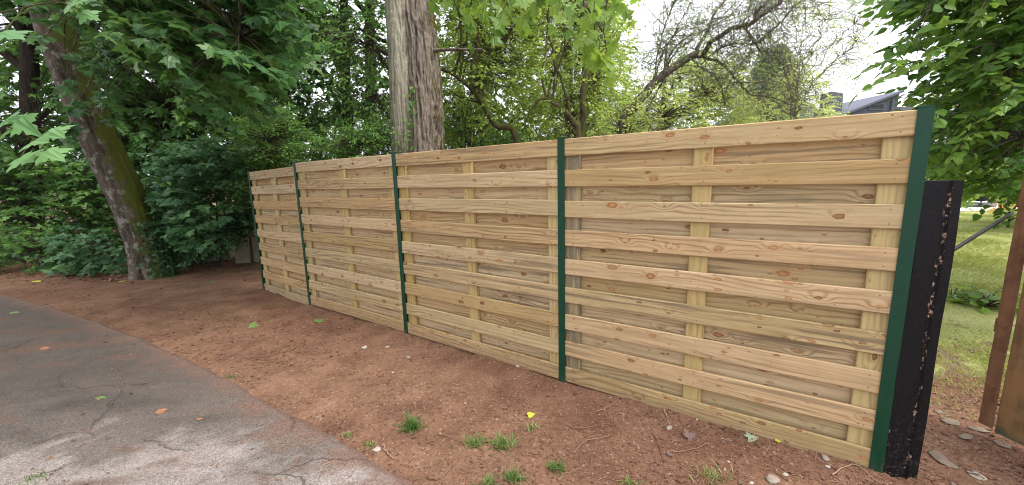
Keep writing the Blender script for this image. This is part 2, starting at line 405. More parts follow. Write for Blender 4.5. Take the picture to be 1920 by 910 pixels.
def mat_asphalt():
    t = NT('worn_asphalt'); p = t.pos(); x, y, z = t.sep(p)
    n0 = t.noise(p, .9, 5, .6, .8); n1 = t.noise(p, 3.8, 6, .65); n2 = t.noise(p, 120, 3, .7); n4 = t.noise(t.scalev(p, 1.2, 3.4, 1.), 1., 5, .6, .5)
    vo = t.n('TexVoronoi', feature='F1'); t.link(t.scalev(p, 190, 190, 190), vo.inputs['Vector']); vo.inputs['Scale'].default_value = 1
    agg = t.sep(vo.outputs['Color'])[0]
    dark = t.mix(n1, (.050, .041, .034), (.128, .104, .088))
    pale = t.mix(n1, (.24, .20, .18), (.39, .335, .31))
    # the wearing course has gone from the strip nearest the crown of the drive
    wear = t.math('ADD', t.math('MULTIPLY', t.math('SUBTRACT', 2.62, y), .30), t.math('MULTIPLY', t.math('ADD', x, 1.9), .03))
    wm = t.mr(t.math('ADD', t.math('ADD', wear, t.math('MULTIPLY', n0, 1.15)), t.math('MULTIPLY', n1, .35)), .80, .99)
    wide = t.mr(t.math('ADD', wear, t.math('MULTIPLY', n4, 1.1)), .25, .9, 0., .55)
    col = t.mix(wide, dark, (.235, .20, .178))
    col = t.mix(t.math('MULTIPLY', wm, .75), col, pale)
    col = t.mix(t.mr(n4, .50, .66, 0., .7), col, (.13, .072, .05))
    vd = t.n('Attribute', attribute_name='edge'); em = t.mr(t.math('ADD', vd.outputs['Fac'], t.math('MULTIPLY', t.math('SUBTRACT', n1, .5), 1.5)), .0, .55, 1., 0.)
    col = t.mix(t.math('MULTIPLY', em, .85), col, t.mix(n2, (.11, .062, .046), (.24, .145, .108)))
    col = t.mix(t.math('MULTIPLY', t.mr(agg, .1, .95), .6), t.mix(1., col, (.62, .62, .62), 'MULTIPLY'), t.mix(1., col, (1.5, 1.5, 1.5), 'MULTIPLY'))
    ed = t.n('TexVoronoi', feature='DISTANCE_TO_EDGE', voronoi_dimensions='2D'); 
    wv = t.n('VectorMath', operation='ADD'); t.link(t.scalev(p, .85, 1.25, 0.), wv.inputs[0])
    nn = t.n('TexNoise'); t.link(p, nn.inputs['Vector']); nn.inputs['Scale'].default_value = 3.2; nn.inputs['Detail'].default_value = 5
    sv = t.n('VectorMath', operation='SCALE'); t.link(nn.outputs['Color'], sv.inputs[0]); sv.inputs['Scale'].default_value = .45
    t.link(sv.outputs[0], wv.inputs[1]); t.link(wv.outputs[0], ed.inputs['Vector']); ed.inputs['Scale'].default_value = 1
    ck = t.math('MULTIPLY', t.mr(ed.outputs['Distance'], .002, .013, 1., 0.), t.mr(t.noise(p, 1.3, 3), .44, .54))
    col = t.mix(t.math('MULTIPLY', ck, .62), col, (.06, .045, .036))
    h = t.math('SUBTRACT', t.math('ADD', t.math('MULTIPLY', n2, .5), t.math('MULTIPLY', vo.outputs['Distance'], .5)), t.math('MULTIPLY', ck, 2.))
    t.bsdf(col, .88, .25, t.bump(h, .6, .006))
    return t.m
M['asphalt'] = mat_asphalt()

def mat_lawn():
    t = NT('lawn_turf'); p = t.pos(); n = t.noise(p, 1.6, 5, .6); n2 = t.noise(p, 45, 4, .7)
    col = t.ramp(t.math('ADD', t.math('MULTIPLY', n, .55), t.math('MULTIPLY', n2, .45)), (.34, (.16, .165, .06)), (.5, (.28, .30, .11)), (.66, (.42, .38, .19)))
    bare = t.mr(t.math('ADD', t.math('ADD', t.noise(p, 3.3, 5, .65), t.math('MULTIPLY', n2, .3)), t.math('MULTIPLY', t.math('SUBTRACT', t.sep(p)[1], 3.2), -.16)), .62, .74)
    col = t.mix(bare, col, t.mix(n2, (.10, .058, .04), (.24, .16, .11)))
    t.bsdf(col, .95, .1, t.bump(n2, .9, .02)); return t.m
M['lawn'] = mat_lawn()

def mat_tint(name, *stops, rough=.85, spec=.15, noise=40., amt=.3, bump=.3):
    t = NT(name); o = t.pos(); n = t.noise(o, noise, 4, .6)
    f = t.math('ADD', t.math('MULTIPLY', t.tint(), 1-amt), t.math('MULTIPLY', n, amt))
    t.bsdf(t.ramp(f, *stops), rough, spec, t.bump(n, bump, .004)); return t.m
M['litter'] = mat_tint('bark_litter', (.0, (.030, .016, .012)), (.35, (.13, .066, .045)), (.75, (.23, .125, .086)), (.95, (.33, .21, .15)), (1., (.45, .34, .26)))
M['stone'] = mat_tint('pale_stone', (.0, (.15, .11, .085)), (.5, (.27, .22, .175)), (1., (.47, .42, .365)))
M['flag'] = mat_tint('flat_field_stone', (.0, (.11, .075, .053)), (.5, (.185, .14, .105)), (1., (.28, .23, .185)), noise=14., amt=.6)
M['twig'] = mat_tint('dry_twig', (.0, (.07, .04, .025)), (.5, (.20, .12, .07)), (1., (.42, .29, .18)))
M['grass'] = mat_leaf('grass_blade', (.06, .12, .025), (.11, .19, .045), (.26, .27, .10), .3, .5)
M['lawngrass'] = mat_leaf('lawn_blade', (.20, .255, .07), (.35, .40, .125), (.54, .50, .22), .3, .5)
M['concrete'] = mat_tint('mossy_concrete', (.0, (.10, .09, .06)), (.5, (.22, .19, .13)), (1., (.34, .30, .22)), noise=9., amt=.8)
M['patio'] = mat_tint('pale_patio', (.0, (.4, .38, .35)), (.5, (.52, .49, .46)), (1., (.6, .58, .55)))
M['slate'] = mat_tint('dark_slate', (.0, (.06, .062, .08)), (.5, (.10, .103, .13)), (1., (.15, .155, .19)), noise=6., amt=.5)
M['render'] = mat_tint('pale_render', (.0, (.5, .47, .43)), (.5, (.62, .58, .53)), (1., (.7, .67, .62)), noise=4., amt=.5)
M['cover'] = mat_tint('charcoal_fabric', (.0, (.012, .012, .015)), (.5, (.02, .02, .025)), (1., (.035, .035, .04)))
M['greyrim'] = mat_tint('grey_rim', (.0, (.08, .085, .1)), (.5, (.12, .125, .15)), (1., (.2, .2, .22)))
M['walltimber'] = mat_tint('tan_timber', (.0, (.22, .17, .12)), (.5, (.36, .29, .22)), (1., (.45, .38, .3)))
M['glass'] = mat_tint('dark_window', (.0, (.02, .025, .03)), (1., (.05, .06, .07)), rough=.1, spec=.5)

# leaf kinds
M['lf_maple'] = mat_leaf('maple_leaf_deep', (.045, .115, .038), (.088, .20, .060), (.18, .33, .085), .42, .36, .5)
M['lf_forest'] = mat_leaf('forest_leaf', (.038, .10, .030), (.078, .18, .045), (.17, .30, .07), .46, .42, .4)
M['lf_under'] = mat_leaf('undergrowth_leaf', (.040, .10, .042), (.080, .18, .078), (.16, .29, .11), .3, .42, .4)
M['lf_bush'] = mat_leaf('bush_leaf', (.07, .16, .045), (.14, .28, .07), (.24, .41, .10), .42, .42, .35)
M['lf_bright'] = mat_leaf('bright_maple_leaf', (.08, .17, .03), (.15, .26, .05), (.25, .36, .07), .5, .42, .3)
M['lf_near'] = mat_leaf('pale_maple_leaf', (.10, .22, .085), (.14, .29, .11), (.18, .34, .12), .35, .45, .3)
M['lf_light'] = mat_leaf('light_small_leaf', (.13, .21, .045), (.23, .33, .075), (.36, .44, .11), .55, .5, .25)
M['lf_pale'] = mat_leaf('pale_small_leaf', (.20, .27, .085), (.32, .40, .12), (.44, .50, .17), .55, .5, .25)
M['lf_grey'] = mat_leaf('grey_green_leaf', (.12, .17, .07), (.20, .27, .10), (.30, .36, .14), .5, .5, .25)
M['lf_conifer'] = mat_leaf('conifer_needle', (.07, .11, .10), (.11, .16, .14), (.17, .22, .19), .3, .6, .2)
M['lf_heart'] = mat_leaf('heart_leaf', (.050, .12, .027), (.105, .22, .046), (.22, .35, .07), .5, .36, .4)
M['lf_hedge'] = mat_leaf('hedge_leaf', (.11, .20, .035), (.20, .31, .055), (.30, .40, .08), .5, .42, .3)
M['lf_ivy'] = mat_leaf('ivy_leaf', (.02, .05, .02), (.04, .095, .035), (.08, .16, .055), .15, .35, .5)
M['lf_fallen_yellow'] = mat_leaf('fallen_yellow_leaf', (.34, .35, .03), (.40, .42, .035), (.44, .46, .05), .2, .5, .3)
M['lf_fallen_green'] = mat_leaf('fallen_green_leaf', (.09, .16, .04), (.12, .20, .05), (.15, .24, .07), .1, .5, .3)
M['lf_fallen_grey'] = mat_leaf('fallen_greygreen_leaf', (.20, .26, .16), (.24, .30, .19), (.28, .34, .22), .1, .6, .3)
M['lf_fallen_brown'] = mat_leaf('fallen_brown_leaf', (.12, .08, .07), (.15, .10, .09), (.19, .13, .11), .1, .7, .2)
M['lf_fallen_orange'] = mat_leaf('fallen_orange_leaf', (.24, .10, .05), (.29, .13, .065), (.33, .16, .08), .15, .6, .25)
M['flower'] = mat_leaf('orange_flower', (.5, .22, .05), (.6, .3, .06), (.65, .42, .10), .3, .6, .2)

M['bk_moss'] = mat_bark('mossy_maple_bark', (.036, .027, .021), (.120, .094, .076), (.12, .135, .024), -.02, .3, 12., lichen=.38)
M['bk_pale'] = mat_bark('pale_grey_bark', (.13, .11, .075), (.42, .385, .30), (.12, .13, .03), -.30, .32, 24., lichen=.2, bump=1.6)
M['bk_rough'] = mat_bark('rough_furrowed_bark', (.036, .025, .018), (.31, .255, .205), (.12, .10, .025), -.10, .30, 26., lichen=.1, bump=2.2)
M['bk_dark'] = mat_bark('dark_branch_bark', (.030, .022, .018), (.085, .066, .052))
M['bk_twiggy'] = mat_bark('grey_brown_branch_bark', (.065, .052, .046), (.18, .145, .13), (.10, .11, .03), -.05)
M['bk_green'] = mat_bark('moss_green_branch_bark', (.05, .04, .026), (.12, .095, .06), (.105, .115, .028), .12)

# ------------------------------------------------------------------ leaves
def tpl(half, fold=.18, droop=.12, curl=0.):
    """two folded half-blades from a half outline (x, y)"""
    h = np.array(half, float)
    def z(x, y): return -fold*np.abs(x) - droop*y*y + curl*np.abs(x)*y
    r = np.c_[h[:, 0], h[:, 1], z(h[:, 0], h[:, 1])]
    k = len(h); inner = h[1:-1]
    l = np.c_[-inner[:, 0], inner[:, 1], z(inner[:, 0], inner[:, 1])]
    V = np.r_[r, l]
    fr = list(range(k)); fl = [0] + [k-1] + list(range(k+len(inner)-1, k-1, -1))
    return V, [fr, fl]
MAPLE = [(0, 0), (.20, -.13), (.50, -.08), (.37, .08), (.63, .20), (.80, .40), (.53, .40), (.47, .53), (.22, .45), (.31, .66), (.15, .74), (0, 1.04)]
MAPLE_S = [(0, 0), (.46, -.08), (.34, .12), (.78, .40), (.24, .44), (.22, .7), (0, 1.02)]
HEART = [(0, 0), (.2, -.1), (.42, .06), (.46, .3), (.33, .6), (.12, .86), (0, 1.06)]
OVAL = [(0, 0), (.26, .28), (.24, .62), (0, 1)]
NARROW = [(0, 0), (.12, .3), (.10, .65), (0, 1)]
T_MAPLE = [tpl(MAPLE, .18, .12), tpl(MAPLE, .38, .25), tpl(MAPLE, .05, .3, .2)]
T_MAPLES = [tpl(MAPLE_S, .2, .12), tpl(MAPLE_S, .4, .25)]
T_HEART = [tpl(HEART, .25, .15), tpl(HEART, .5, .25), tpl(HEART, .1, .3)]
T_OVAL = [tpl(OVAL, .3, .15), tpl(OVAL, .6, .25)]
T_NARROW = [tpl(NARROW, .3, .2)]

def nrm(a): return a/(np.linalg.norm(a, axis=-1, keepdims=True) + 1e-9)

def put_leaves(mb, P, tip, nor, size, tint, T):
    tip = nrm(tip); nor = nrm(nor - tip*(nor*tip).sum(-1, keepdims=True)); side = np.cross(tip, nor)
    n = len(P); which = rng.integers(0, len(T), n)
    for w, (tv, tf) in enumerate(T):
        s = which == w
        if not s.any(): continue
        k = int(s.sum()); Rm = np.stack([side[s], tip[s], nor[s]], -1)
        wv = tv[None]*np.r_[1, 1, 1]*np.stack([rng.uniform(.85, 1.12, k), np.ones(k), rng.uniform(.3, 1.6, k)], -1)[:, None]
        V = P[s][:, None] + np.einsum('nij,nkj->nki', Rm, wv)*size[s][:, None, None]
        idx = np.concatenate(tf); off = (np.arange(k)*len(tv))[:, None]
        lens = np.tile([len(f) for f in tf], (k, 1))
        mb.add_np(V, idx[None] + off, lens, np.repeat(tint[s][:, None], len(tf), 1))

def sprays_leaves(mb, C, D, per, length, size, T, droop=.35, spread=.9, jit=.35, flat=1., tint_mu=None, twig=None, twr=.004):
    """each spray is a twig from C along D carrying alternate leaves"""
    n = len(C); D = nrm(D)
    L = length*rng.uniform(.6, 1.3, n)
    up = np.tile([0, 0, 1.], (n, 1)); S = nrm(np.cross(D, up) + rng.normal(0, .25, (n, 3)))
    t = (np.arange(per)[None] + rng.uniform(.1, .9, (n, per)))/per
    sgn = np.where(np.arange(per) % 2, 1., -1.)[None]*np.ones((n, 1))
    P = C[:, None] + D[:, None]*(L[:, None]*t)[..., None]
    P[..., 2] -= (L[:, None]*t**2)*.25
    a = spread*rng.uniform(.4, 1.25, (n, per))
    tip = D[:, None]*np.cos(a)[..., None] + S[:, None]*(np.sin(a)*sgn)[..., None]
    tip[..., 2] -= droop*rng.uniform(.2, 1.6, (n, per))
    nor = np.array([0, 0, flat]) + rng.normal(0, jit, (n, per, 3))
    P = P + S[:, None]*(sgn*length*.05)[..., None]
    mu = rng.uniform(.15, .85, n) if tint_mu is None else tint_mu
    tint = np.clip(mu[:, None] + rng.normal(0, .17, (n, per)), 0, 1)
    sz = size*rng.uniform(.55, 1.2, (n, per))
    put_leaves(mb, P.reshape(-1, 3), tip.reshape(-1, 3), nor.reshape(-1, 3), sz.ravel(), tint.ravel(), T)
    if twig is not None:
        m = 4; tt = np.linspace(0, 1, m)
        Q = C[:, None] + D[:, None]*(L[:, None]*tt)[..., None]; Q[..., 2] -= L[:, None]*tt**2*.25
        tubes_np(twig, Q, np.array([1, .8, .6, .3])*twr)

def tubes_np(mb, Q, rad, seg=3):
    """many thin tubes at once: Q (n, m, 3)"""
    n, m, _ = Q.shape
    if n == 0: return
    T = nrm(np.gradient(Q, axis=1)); ref = np.where(np.abs(T[..., 2:3]) > .9, np.array([1., 0, 0]), np.array([0, 0, 1.]))
    N = nrm(np.cross(T, ref)); B = np.cross(T, N); a = np.linspace(0, 2*np.pi, seg, endpoint=False)
    rad = np.broadcast_to(rad, (n, m))
    V = Q[:, :, None] + rad[:, :, None, None]*(N[:, :, None]*np.cos(a)[:, None] + B[:, :, None]*np.sin(a)[:, None])
    i = np.arange(m-1)[:, None]*seg; j = np.arange(seg)[None]; k = (j+1) % seg
    q = np.stack([i+j, i+k, i+seg+k, i+seg+j], -1).reshape(-1, 4)
    idx = q[None] + (np.arange(n)*m*seg)[:, None, None]
    mb.add_np(V, idx, np.full(n*len(q), 4), np.full(n*len(q), .5))

def in_poly(p, poly):
    x, y = p[:, 0], p[:, 1]; r = np.zeros(len(p), bool); n = len(poly)
    for i in range(n):
        x0, y0 = poly[i]; x1, y1 = poly[(i+1) % n]
        c = ((y0 > y) != (y1 > y)) & (x < (x1-x0)*(y-y0)/((y1-y0) or 1e-9) + x0); r ^= c
    return r

def fill(poly, Y0, Y1, n, clump=0., nclump=0):
    """points inside a solid whose silhouette is surveyed from the photograph, Y0..Y1 metres deep"""
    poly = np.array(poly, float); lo, hi = poly.min(0), poly.max(0)
    def rawpts(k):
        out = []
        while sum(map(len, out)) < k:
            p = rng.uniform(lo, hi, (k*2+20, 2)); out.append(p[in_poly(p, poly)])
        return np.concatenate(out)[:k]
    if nclump:
        c = rawpts(nclump); cy = rng.uniform(Y0, Y1, nclump); w = rng.integers(0, nclump, n)
        sc = FOC/cy[w]*clump
        p = c[w] + rng.normal(0, 1, (n, 2))*sc[:, None]*np.array([1., .75]); Y = cy[w] + rng.normal(0, clump, n)
        keep = in_poly(p, poly); p, Y = p[keep], np.clip(Y[keep], Y0*.85, None); mu = rng.uniform(.2, .8, nclump)[w][keep]
    else:
        p = rawpts(n); Y = rng.uniform(Y0, Y1, n); mu = rng.uniform(.2, .8, n)
    xr = (p[:, 0]-960)/FOC; yr = (455-p[:, 1])/FOC
    x = xr*cr - yr*sr; y = xr*sr + yr*cr
    d = np.stack([x, cp + y*sp, -sp + y*cp], -1)
    Q = d*(Y/d[:, 1])[:, None]; Q[:, 2] += CAMH
    s = Q[:, 2] > gz(Q[:, 0], Q[:, 1]) + .03
    return Q[s], mu[s]

def branches(mb, axis, rad, C, n_limb, seed, r_limb=.05, twr=.008, up=.25, start=.2):
    """limbs from the trunk axis to clusters of sprays, then a twig to each spray"""
    r = np.random.default_rng(seed); axis = np.asarray(axis, float)
    if len(C) == 0: return
    n_limb = min(n_limb, len(C))
    cen = C[r.choice(len(C), n_limb, replace=False)].copy()
    for _ in range(5):
        w = ((C[:, None] - cen[None])**2).sum(-1).argmin(1)
        for i in range(n_limb):
            if (w == i).any(): cen[i] = C[w == i].mean(0)
    L = len(axis); ts = np.linspace(0, 1, 10); limbs = np.zeros((n_limb, 10, 3))
    for i, c in enumerate(cen):
        d = np.linalg.norm(axis - (c - np.array([0, 0, .35*np.linalg.norm(axis[L//2]-c)])), axis=1); d[:max(1, int(L*start))] += 50
        j = int(d.argmin()); a = axis[j]; ln = np.linalg.norm(c-a)
        mid = (a+c)/2 + np.array([0, 0, up*ln]) + r.normal(0, .07*ln, 3)
        q = (1-ts)[:, None]**2*a + 2*((1-ts)*ts)[:, None]*mid + ts[:, None]**2*c
        q[1:-1] += r.normal(0, .022*ln, (8, 3)); limbs[i] = q
        rr = min(r_limb, rad[min(j, len(rad)-1)]*.75)
        tube(mb, smooth_path(q, 16), np.linspace(rr, max(twr*1.2, rr*.15), 16), 6, cap=False)
    flat = limbs[:, 3:].reshape(-1, 3); Q = np.zeros((len(C), 6, 3)); tt = np.linspace(0, 1, 6)
    for s in range(0, len(C), 500):
        j = ((C[s:s+500, None] - flat[None])**2).sum(-1).argmin(1); a = flat[j]; c = C[s:s+500]
        ln = np.linalg.norm(c-a, axis=1)[:, None]
        mid = (a+c)/2 + np.array([0, 0, .15])*ln + r.normal(0, .1, (len(c), 3))*ln
        Q[s:s+500] = ((1-tt)**2)[None, :, None]*a[:, None] + (2*(1-tt)*tt)[None, :, None]*mid[:, None] + (tt**2)[None, :, None]*c[:, None]
    tubes_np(mb, Q, np.linspace(twr, twr*.35, 6), 3)

def bark_disp(amp, k, s, flare=0.):
    def f(a, L, r):
        x, y = np.cos(a), np.sin(a)
        w = vn(x*2.2, y*2.2, L*1.3, s)*.9
        rg = 1 - np.abs(vn(x*k*.55 + w, y*k*.55 + w, L*3.2 + w*2, s+3))*1.5; rg2 = 1 - np.abs(vn(x*k*1.1, y*k*1.1, L*8, s+5))*1.3
        d = amp*(rg*1.1 + rg2*.6 - 1.0) + r*.08*vn(x*1.2, y*1.2, L*.6, s+9)
        if flare: d = d + flare*np.exp(-L/.22)*(.5 + .5*np.cos(a*4+1.3*s))
        return d
    return f

def tree(name, label, cat, base, trunk, radii, crowns, leafmat, barkmat, T, size, per, length, n_limb=10, r_limb=.05, group=None,
         seed=1, droop=.35, jit=.35, trunk_seg=12, trunk_n=40, amp=.01, k=6, flare=0., twr=.008, spread=.9, flat=1., outward=1., extra=None, limbs=True, upl=.25, dirbias=None, start=.2):
    """trunk + crown as the two parts of one tree; `crowns` is a list of fill() argument tuples"""
    global rng
    rng = np.random.default_rng(1000+seed)
    root = empty(name, tuple(base)); tag(root, label, cat, group)
    wb, lb = MB(), MB(); ax = None
    if trunk is not None:
        ax = smooth_path(trunk, trunk_n); rr = lerp_r(radii, trunk_n)
        tube(wb, ax, rr, trunk_seg, disp=bark_disp(amp, k, seed, flare), ridge=amp*3 if trunk_seg > 40 else 0.)
    pts = [fill(*c) for c in crowns]
    C = np.concatenate([p for p, _ in pts]); mu = np.concatenate([m for _, m in pts])
    if limbs and ax is not None: branches(wb, ax, rr, C, n_limb, seed, r_limb, twr, upl, start)
    mid = C.mean(0) if ax is None else ax[len(ax)//2]
    D = nrm(C - mid)*outward + rng.normal(0, .55, C.shape); D[:, 2] = D[:, 2]*.45 - .12
    if dirbias is not None: D = D + np.array(dirbias)
    sprays_leaves(lb, C, D, per, length, size, T, droop, spread, jit, flat, mu, wb, twr*.45)
    if extra: extra(wb, lb)
    off = np.array(base, float)
    for m in (wb, lb): m.v = [v - off for v in m.v]
    if wb.n: wb.build('trunk' if ax is not None else 'stem', barkmat, root, smooth=True)
    lb.build('crown' if ax is not None else 'foliage', leafmat, root)
    return root

# ------------------------------------------------------------------ ground, drive, lawn
def axis_steps(lo, a, b, hi, fine, mul=1.35):
    r = list(np.arange(a, b+1e-6, fine)); s = fine
    while r[-1] < hi: s *= mul; r.append(r[-1]+s)
    s = fine
    while r[0] > lo: s *= mul; r.insert(0, r[0]-s)
    return np.array(r)

def sheet(name, X, Y, Z, mat, smooth=True):
    m, n = X.shape; i = np.arange(m-1)[:, None]*n; j = np.arange(n-1)[None]
    q = np.stack([i+j, i+j+1, i+n+j+1, i+n+j], -1); mb = MB(); mb.quads(np.stack([X, Y, Z], -1), q)
    return mb.build(name, mat, None, smooth)

xs = axis_steps(-240, -9, 4.6, 240, .034); ys = axis_steps(-60, 1.2, 8, 300, .034)
GX, GY = np.meshgrid(xs, ys)
near = np.clip((12 - np.hypot(GX, GY))/5, 0, 1)
FX = np.array([-3.817, -2.61, -1.073, .393, 1.9]); FY = np.array([6.006, 5.018, 3.916, 2.856, 1.83])
def foot(x, y):
    d = (np.interp(x, FX, FY, left=99, right=99) - y)*.8
    return (.022 + .030*fbm(x*5, y*5, 0, 61, 3))*np.exp(-(np.clip(d, -1, 3)/.13)**2)
GZ = gz(GX, GY) + near*(.030*fbm(GX*1.4, GY*1.4, 0, 1) + .014*fbm(GX*7, GY*7, 0, 11, 4)) - .012 + foot(GX, GY)
# a loose ridge of dug-over soil against the fence foot is lower than the middle
tag(sheet('ground', GX, GY, GZ, M['soil']), kind='structure')

ex = np.array([-.54, -.82, -1.27, -2.01, -3.26, -5.53, -8.18, -30]); ey = np.array([1.83, 2.05, 2.36, 2.82, 3.65, 4.92, 6.22, 17])
_ek = np.polyfit(ey[:7], ex[:7], 3)
def edge_x(y): return np.where(y > 8.18-2, np.interp(y, ey, ex), np.where(y < 1.83, np.polyval(_ek, 1.83) - (y-1.83)*1.35, np.polyval(_ek, y)))
def edge_old(y): return np.where(y < 1.83, -.54 - (y-1.83)*1.25, np.interp(y, ey, ex))
def enoise(y): y = np.asarray(y); return .02*fbm(y*1.5, y*0, 0, 21, 2) + .045*fbm(y*9, y*0, 0, 22, 4)
yy = np.concatenate([axis_steps(-22, 1.2, 7.0, 7.0, .03), np.arange(7.1, 10, .1)])
tt = np.concatenate([np.linspace(0, .5, 20), np.linspace(.55, 6, 130), np.geomspace(6.3, 40, 14)])
YA = np.repeat(yy[:, None], len(tt), 1); ED = edge_x(yy)[:, None] + enoise(yy)[:, None]
XA = ED - tt[None]
ZA = gz(XA, YA) + .012 + np.minimum(0, (tt[None]-.10)*.32) + .006*fbm(XA*2, YA*2, 0, 31, 3)
ad = tag(sheet('asphalt_drive', XA, YA, ZA, M['asphalt']), kind='structure')
ea = ad.data.attributes.new('edge', 'FLOAT', 'POINT'); ea.data.foreach_set('value', np.repeat(tt[None], len(yy), 0).astype(np.float32).ravel())

def lawn_edge(x): return 2.80 + .45*fbm(x*1.1, x*0, 0, 41, 3) + np.clip((2.6-x)*.9, 0, 3)
lx = np.arange(-.5, 26, .1); lt = np.concatenate([np.linspace(0, .6, 8), np.linspace(.8, 11, 70)])
XL = np.repeat(lx[:, None], len(lt), 1); YL = lawn_edge(lx)[:, None] + np.clip(1.6*(.9-lx), 0, 2)[:, None] + lt[None]
ZL = gz(XL, YL) + .022 + np.minimum(0, (lt[None]-.45)*.11) + .02*fbm(XL*1.2, YL*1.2, 0, 43, 3)
tag(sheet('lawn', XL, YL, ZL, M['lawn']), kind='structure')
px0 = A(1760, 400, 13.2)
PX, PY = np.meshgrid(np.linspace(11, 34, 24), np.linspace(13.0, 21, 12)); tag(sheet('patio', PX, PY, PX*0+.035, M['patio']), kind='structure')

# ------------------------------------------------------------------ the fence
S = np.array([[1.8393749, 1.87282124, 1.81293039], [.39268469, 2.85553422, 1.80598092], [-1.07306796, 3.9156634, 1.79713297],
              [-2.60992594, 5.01813721, 1.78395572], [-3.81731654, 6.00553853, 1.70736147]])
PT, BW = .2106, .1166
fence = empty('wooden_fence', (S[0, 0], S[0, 1], 0))
tag(fence, 'new pale pine fence of overlapping horizontal boards in green steel posts beside the drive', 'fence')
F0 = np.array([S[0, 0], S[0, 1], 0])

def board_mesh(mb, length, w, t, seed, warp=.003):
    r = np.random.default_rng(seed); n = 14; xsn = np.linspace(0, length, n)
    ph = r.uniform(0, 6.28, 4); am = r.uniform(.3, 1, 4)*warp; cut = r.uniform(-.004, .004, 2); tw = r.uniform(-.012, .012)
    prof = chamfer(w, t, .0045)
    st = []
    for i, x in enumerate(xsn):
        dy = am[0]*math.sin(x*1.7+ph[0]) ; dz = am[1]*.7*math.sin(x*1.9+ph[1]); a = tw*(x/length-.5)
        xx = x + (cut[0] if i == 0 else cut[1] if i == n-1 else 0)
        st.append(lambda p, q, xx=xx, dy=dy, dz=dz, a=a: (xx, q + dy + a*p, p + dz))
    prism(mb, prof, st)

def panel(a, b, za, zb, seed, grey=()):
    """a = left end, b = right end of the panel seen from the drive"""
    d = b - a; L = float(np.linalg.norm(d)); ang = math.atan2(d[1], d[0])
    p = empty('fence_panel', (a[0]-F0[0], a[1]-F0[1], za), ang, fence)
    p.rotation_euler = (0, -math.atan2(zb-za, L), ang)
    r = np.random.default_rng(seed)
    for i in range(9):
        mb = MB(); board_mesh(mb, L+.040, BW + r.uniform(-.002, .002), .019, seed*50+i)
        o = mb.build('board', M['board'], p); o.location = (-.020, -.0105, -i*PT-BW/2 + r.uniform(-.0025, .0025)); o.rotation_euler = (r.uniform(-.012, .012), r.uniform(-.0012, .0012), 0)
    for i in range(8):
        mb = MB(); board_mesh(mb, L-.03, .138, .019, seed*50+20+i)
        o = mb.build('back_board', M['board'], p); o.location = (.015, .0425, -(i+.5)*PT-BW/2-.004 + r.uniform(-.003, .003)); o.rotation_euler = (r.uniform(-.015, .015), r.uniform(-.0015, .0015), 0)
    for i, u in enumerate((.040, L/2, L-.042)):
        mb = MB(); board_mesh(mb, 1.775, .105 if i == 1 else .122, .030, seed*50+40+i, .001)
        o = mb.build('batten', M['batten_grey' if i in grey else 'batten'], p); o.location = (u, .0160, -1.79); o.rotation_euler = (0, -R(90), 0)
        if i in grey: o['label'] = 'weathered grey batten beside the post'
    return p
def unit(v): return v/np.linalg.norm(v)
PW = .055
dirs = [unit(S[i+1, :2]-S[i, :2]) for i in range(4)]
panel(S[1, :2], S[0, :2], S[1, 2], S[0, 2], 1, grey=(0,))
panel(S[2, :2], S[1, :2]+dirs[1]*PW, S[2, 2], S[1, 2], 2)
panel(S[3, :2], S[2, :2]+dirs[2]*PW, S[3, 2], S[2, 2], 3)
panel(S[4, :2], S[3, :2]+dirs[3]*PW, S[4, 2], S[3, 2]-.046, 4)

def post(p, d, top, name='fence_post', w=PW):
    """H-section steel post: two lips and a web; p is the right front edge, d runs left along the fence"""
    ang = math.atan2(-d[1], -d[0]); c = p + d*w/2
    o = empty(name, (c[0]-F0[0], c[1]-F0[1], 0), ang, fence) if False else None
    mb = MB(); g = float(gz(c[0], c[1])) - .25
    prof = [(-w/2, -.026), (w/2, -.026), (w/2, -.0225), (.004, -.0225), (.004, .0705), (w/2, .0705), (w/2, .074), (-w/2, .074), (-w/2, .0705), (-.004, .0705), (-.004, -.0225), (-w/2, -.0225)]
    prism(mb, prof, [lambda a, b, z=z: (a, b, z) for z in (g, .5, 1., top)])
    # folded cap
    prism(mb, [(-w/2-.001, -.028), (w/2+.001, -.028), (w/2+.001, .076), (-w/2-.001, .076)], [lambda a, b: (a, b, top+.0005), lambda a, b: (a, b, top+.005)])
    o = mb.build(name, M['green'], fence); o.location = (c[0]-F0[0], c[1]-F0[1], 0); o.rotation_euler = (0, 0, ang)
    return o
post(S[0, :2]-dirs[0]*(PW-.002), dirs[0], 1.822)
post(S[1, :2], dirs[1], 1.815); post(S[2, :2], dirs[2], 1.806); post(S[3, :2], dirs[3], 1.796); post(S[4, :2], dirs[3], 1.722)

# ------------------------------------------------------------------ black gate post, stay bar, gate
bp = G(1654, 893); bq = G(1722, 895); bd = unit(bq[:2]-bp[:2])
mb = MB()
prof = [(0, 0), (.108, -.004), (.114, -.012), (.120, -.002), (.120, .012), (.178, .010), (.178, .030), (.128, .034), (.120, .12), (.10, .125), (.012, .125), (0, .11)]
prism(mb, prof, [lambda a, b, z=z: (a + .002*math.sin(z*7), b + .0015*math.sin(z*9+1), z) for z in np.linspace(-.3, 1.497, 19)])
o = mb.build('gate_post', M['black'], None); o.location = (bp[0], bp[1], 0); o.rotation_euler = (0, 0, math.atan2(bd[1], bd[0]))
tag(o, 'thick black painted gate post with flaking brown patches, beside the last green fence post', 'gate post')

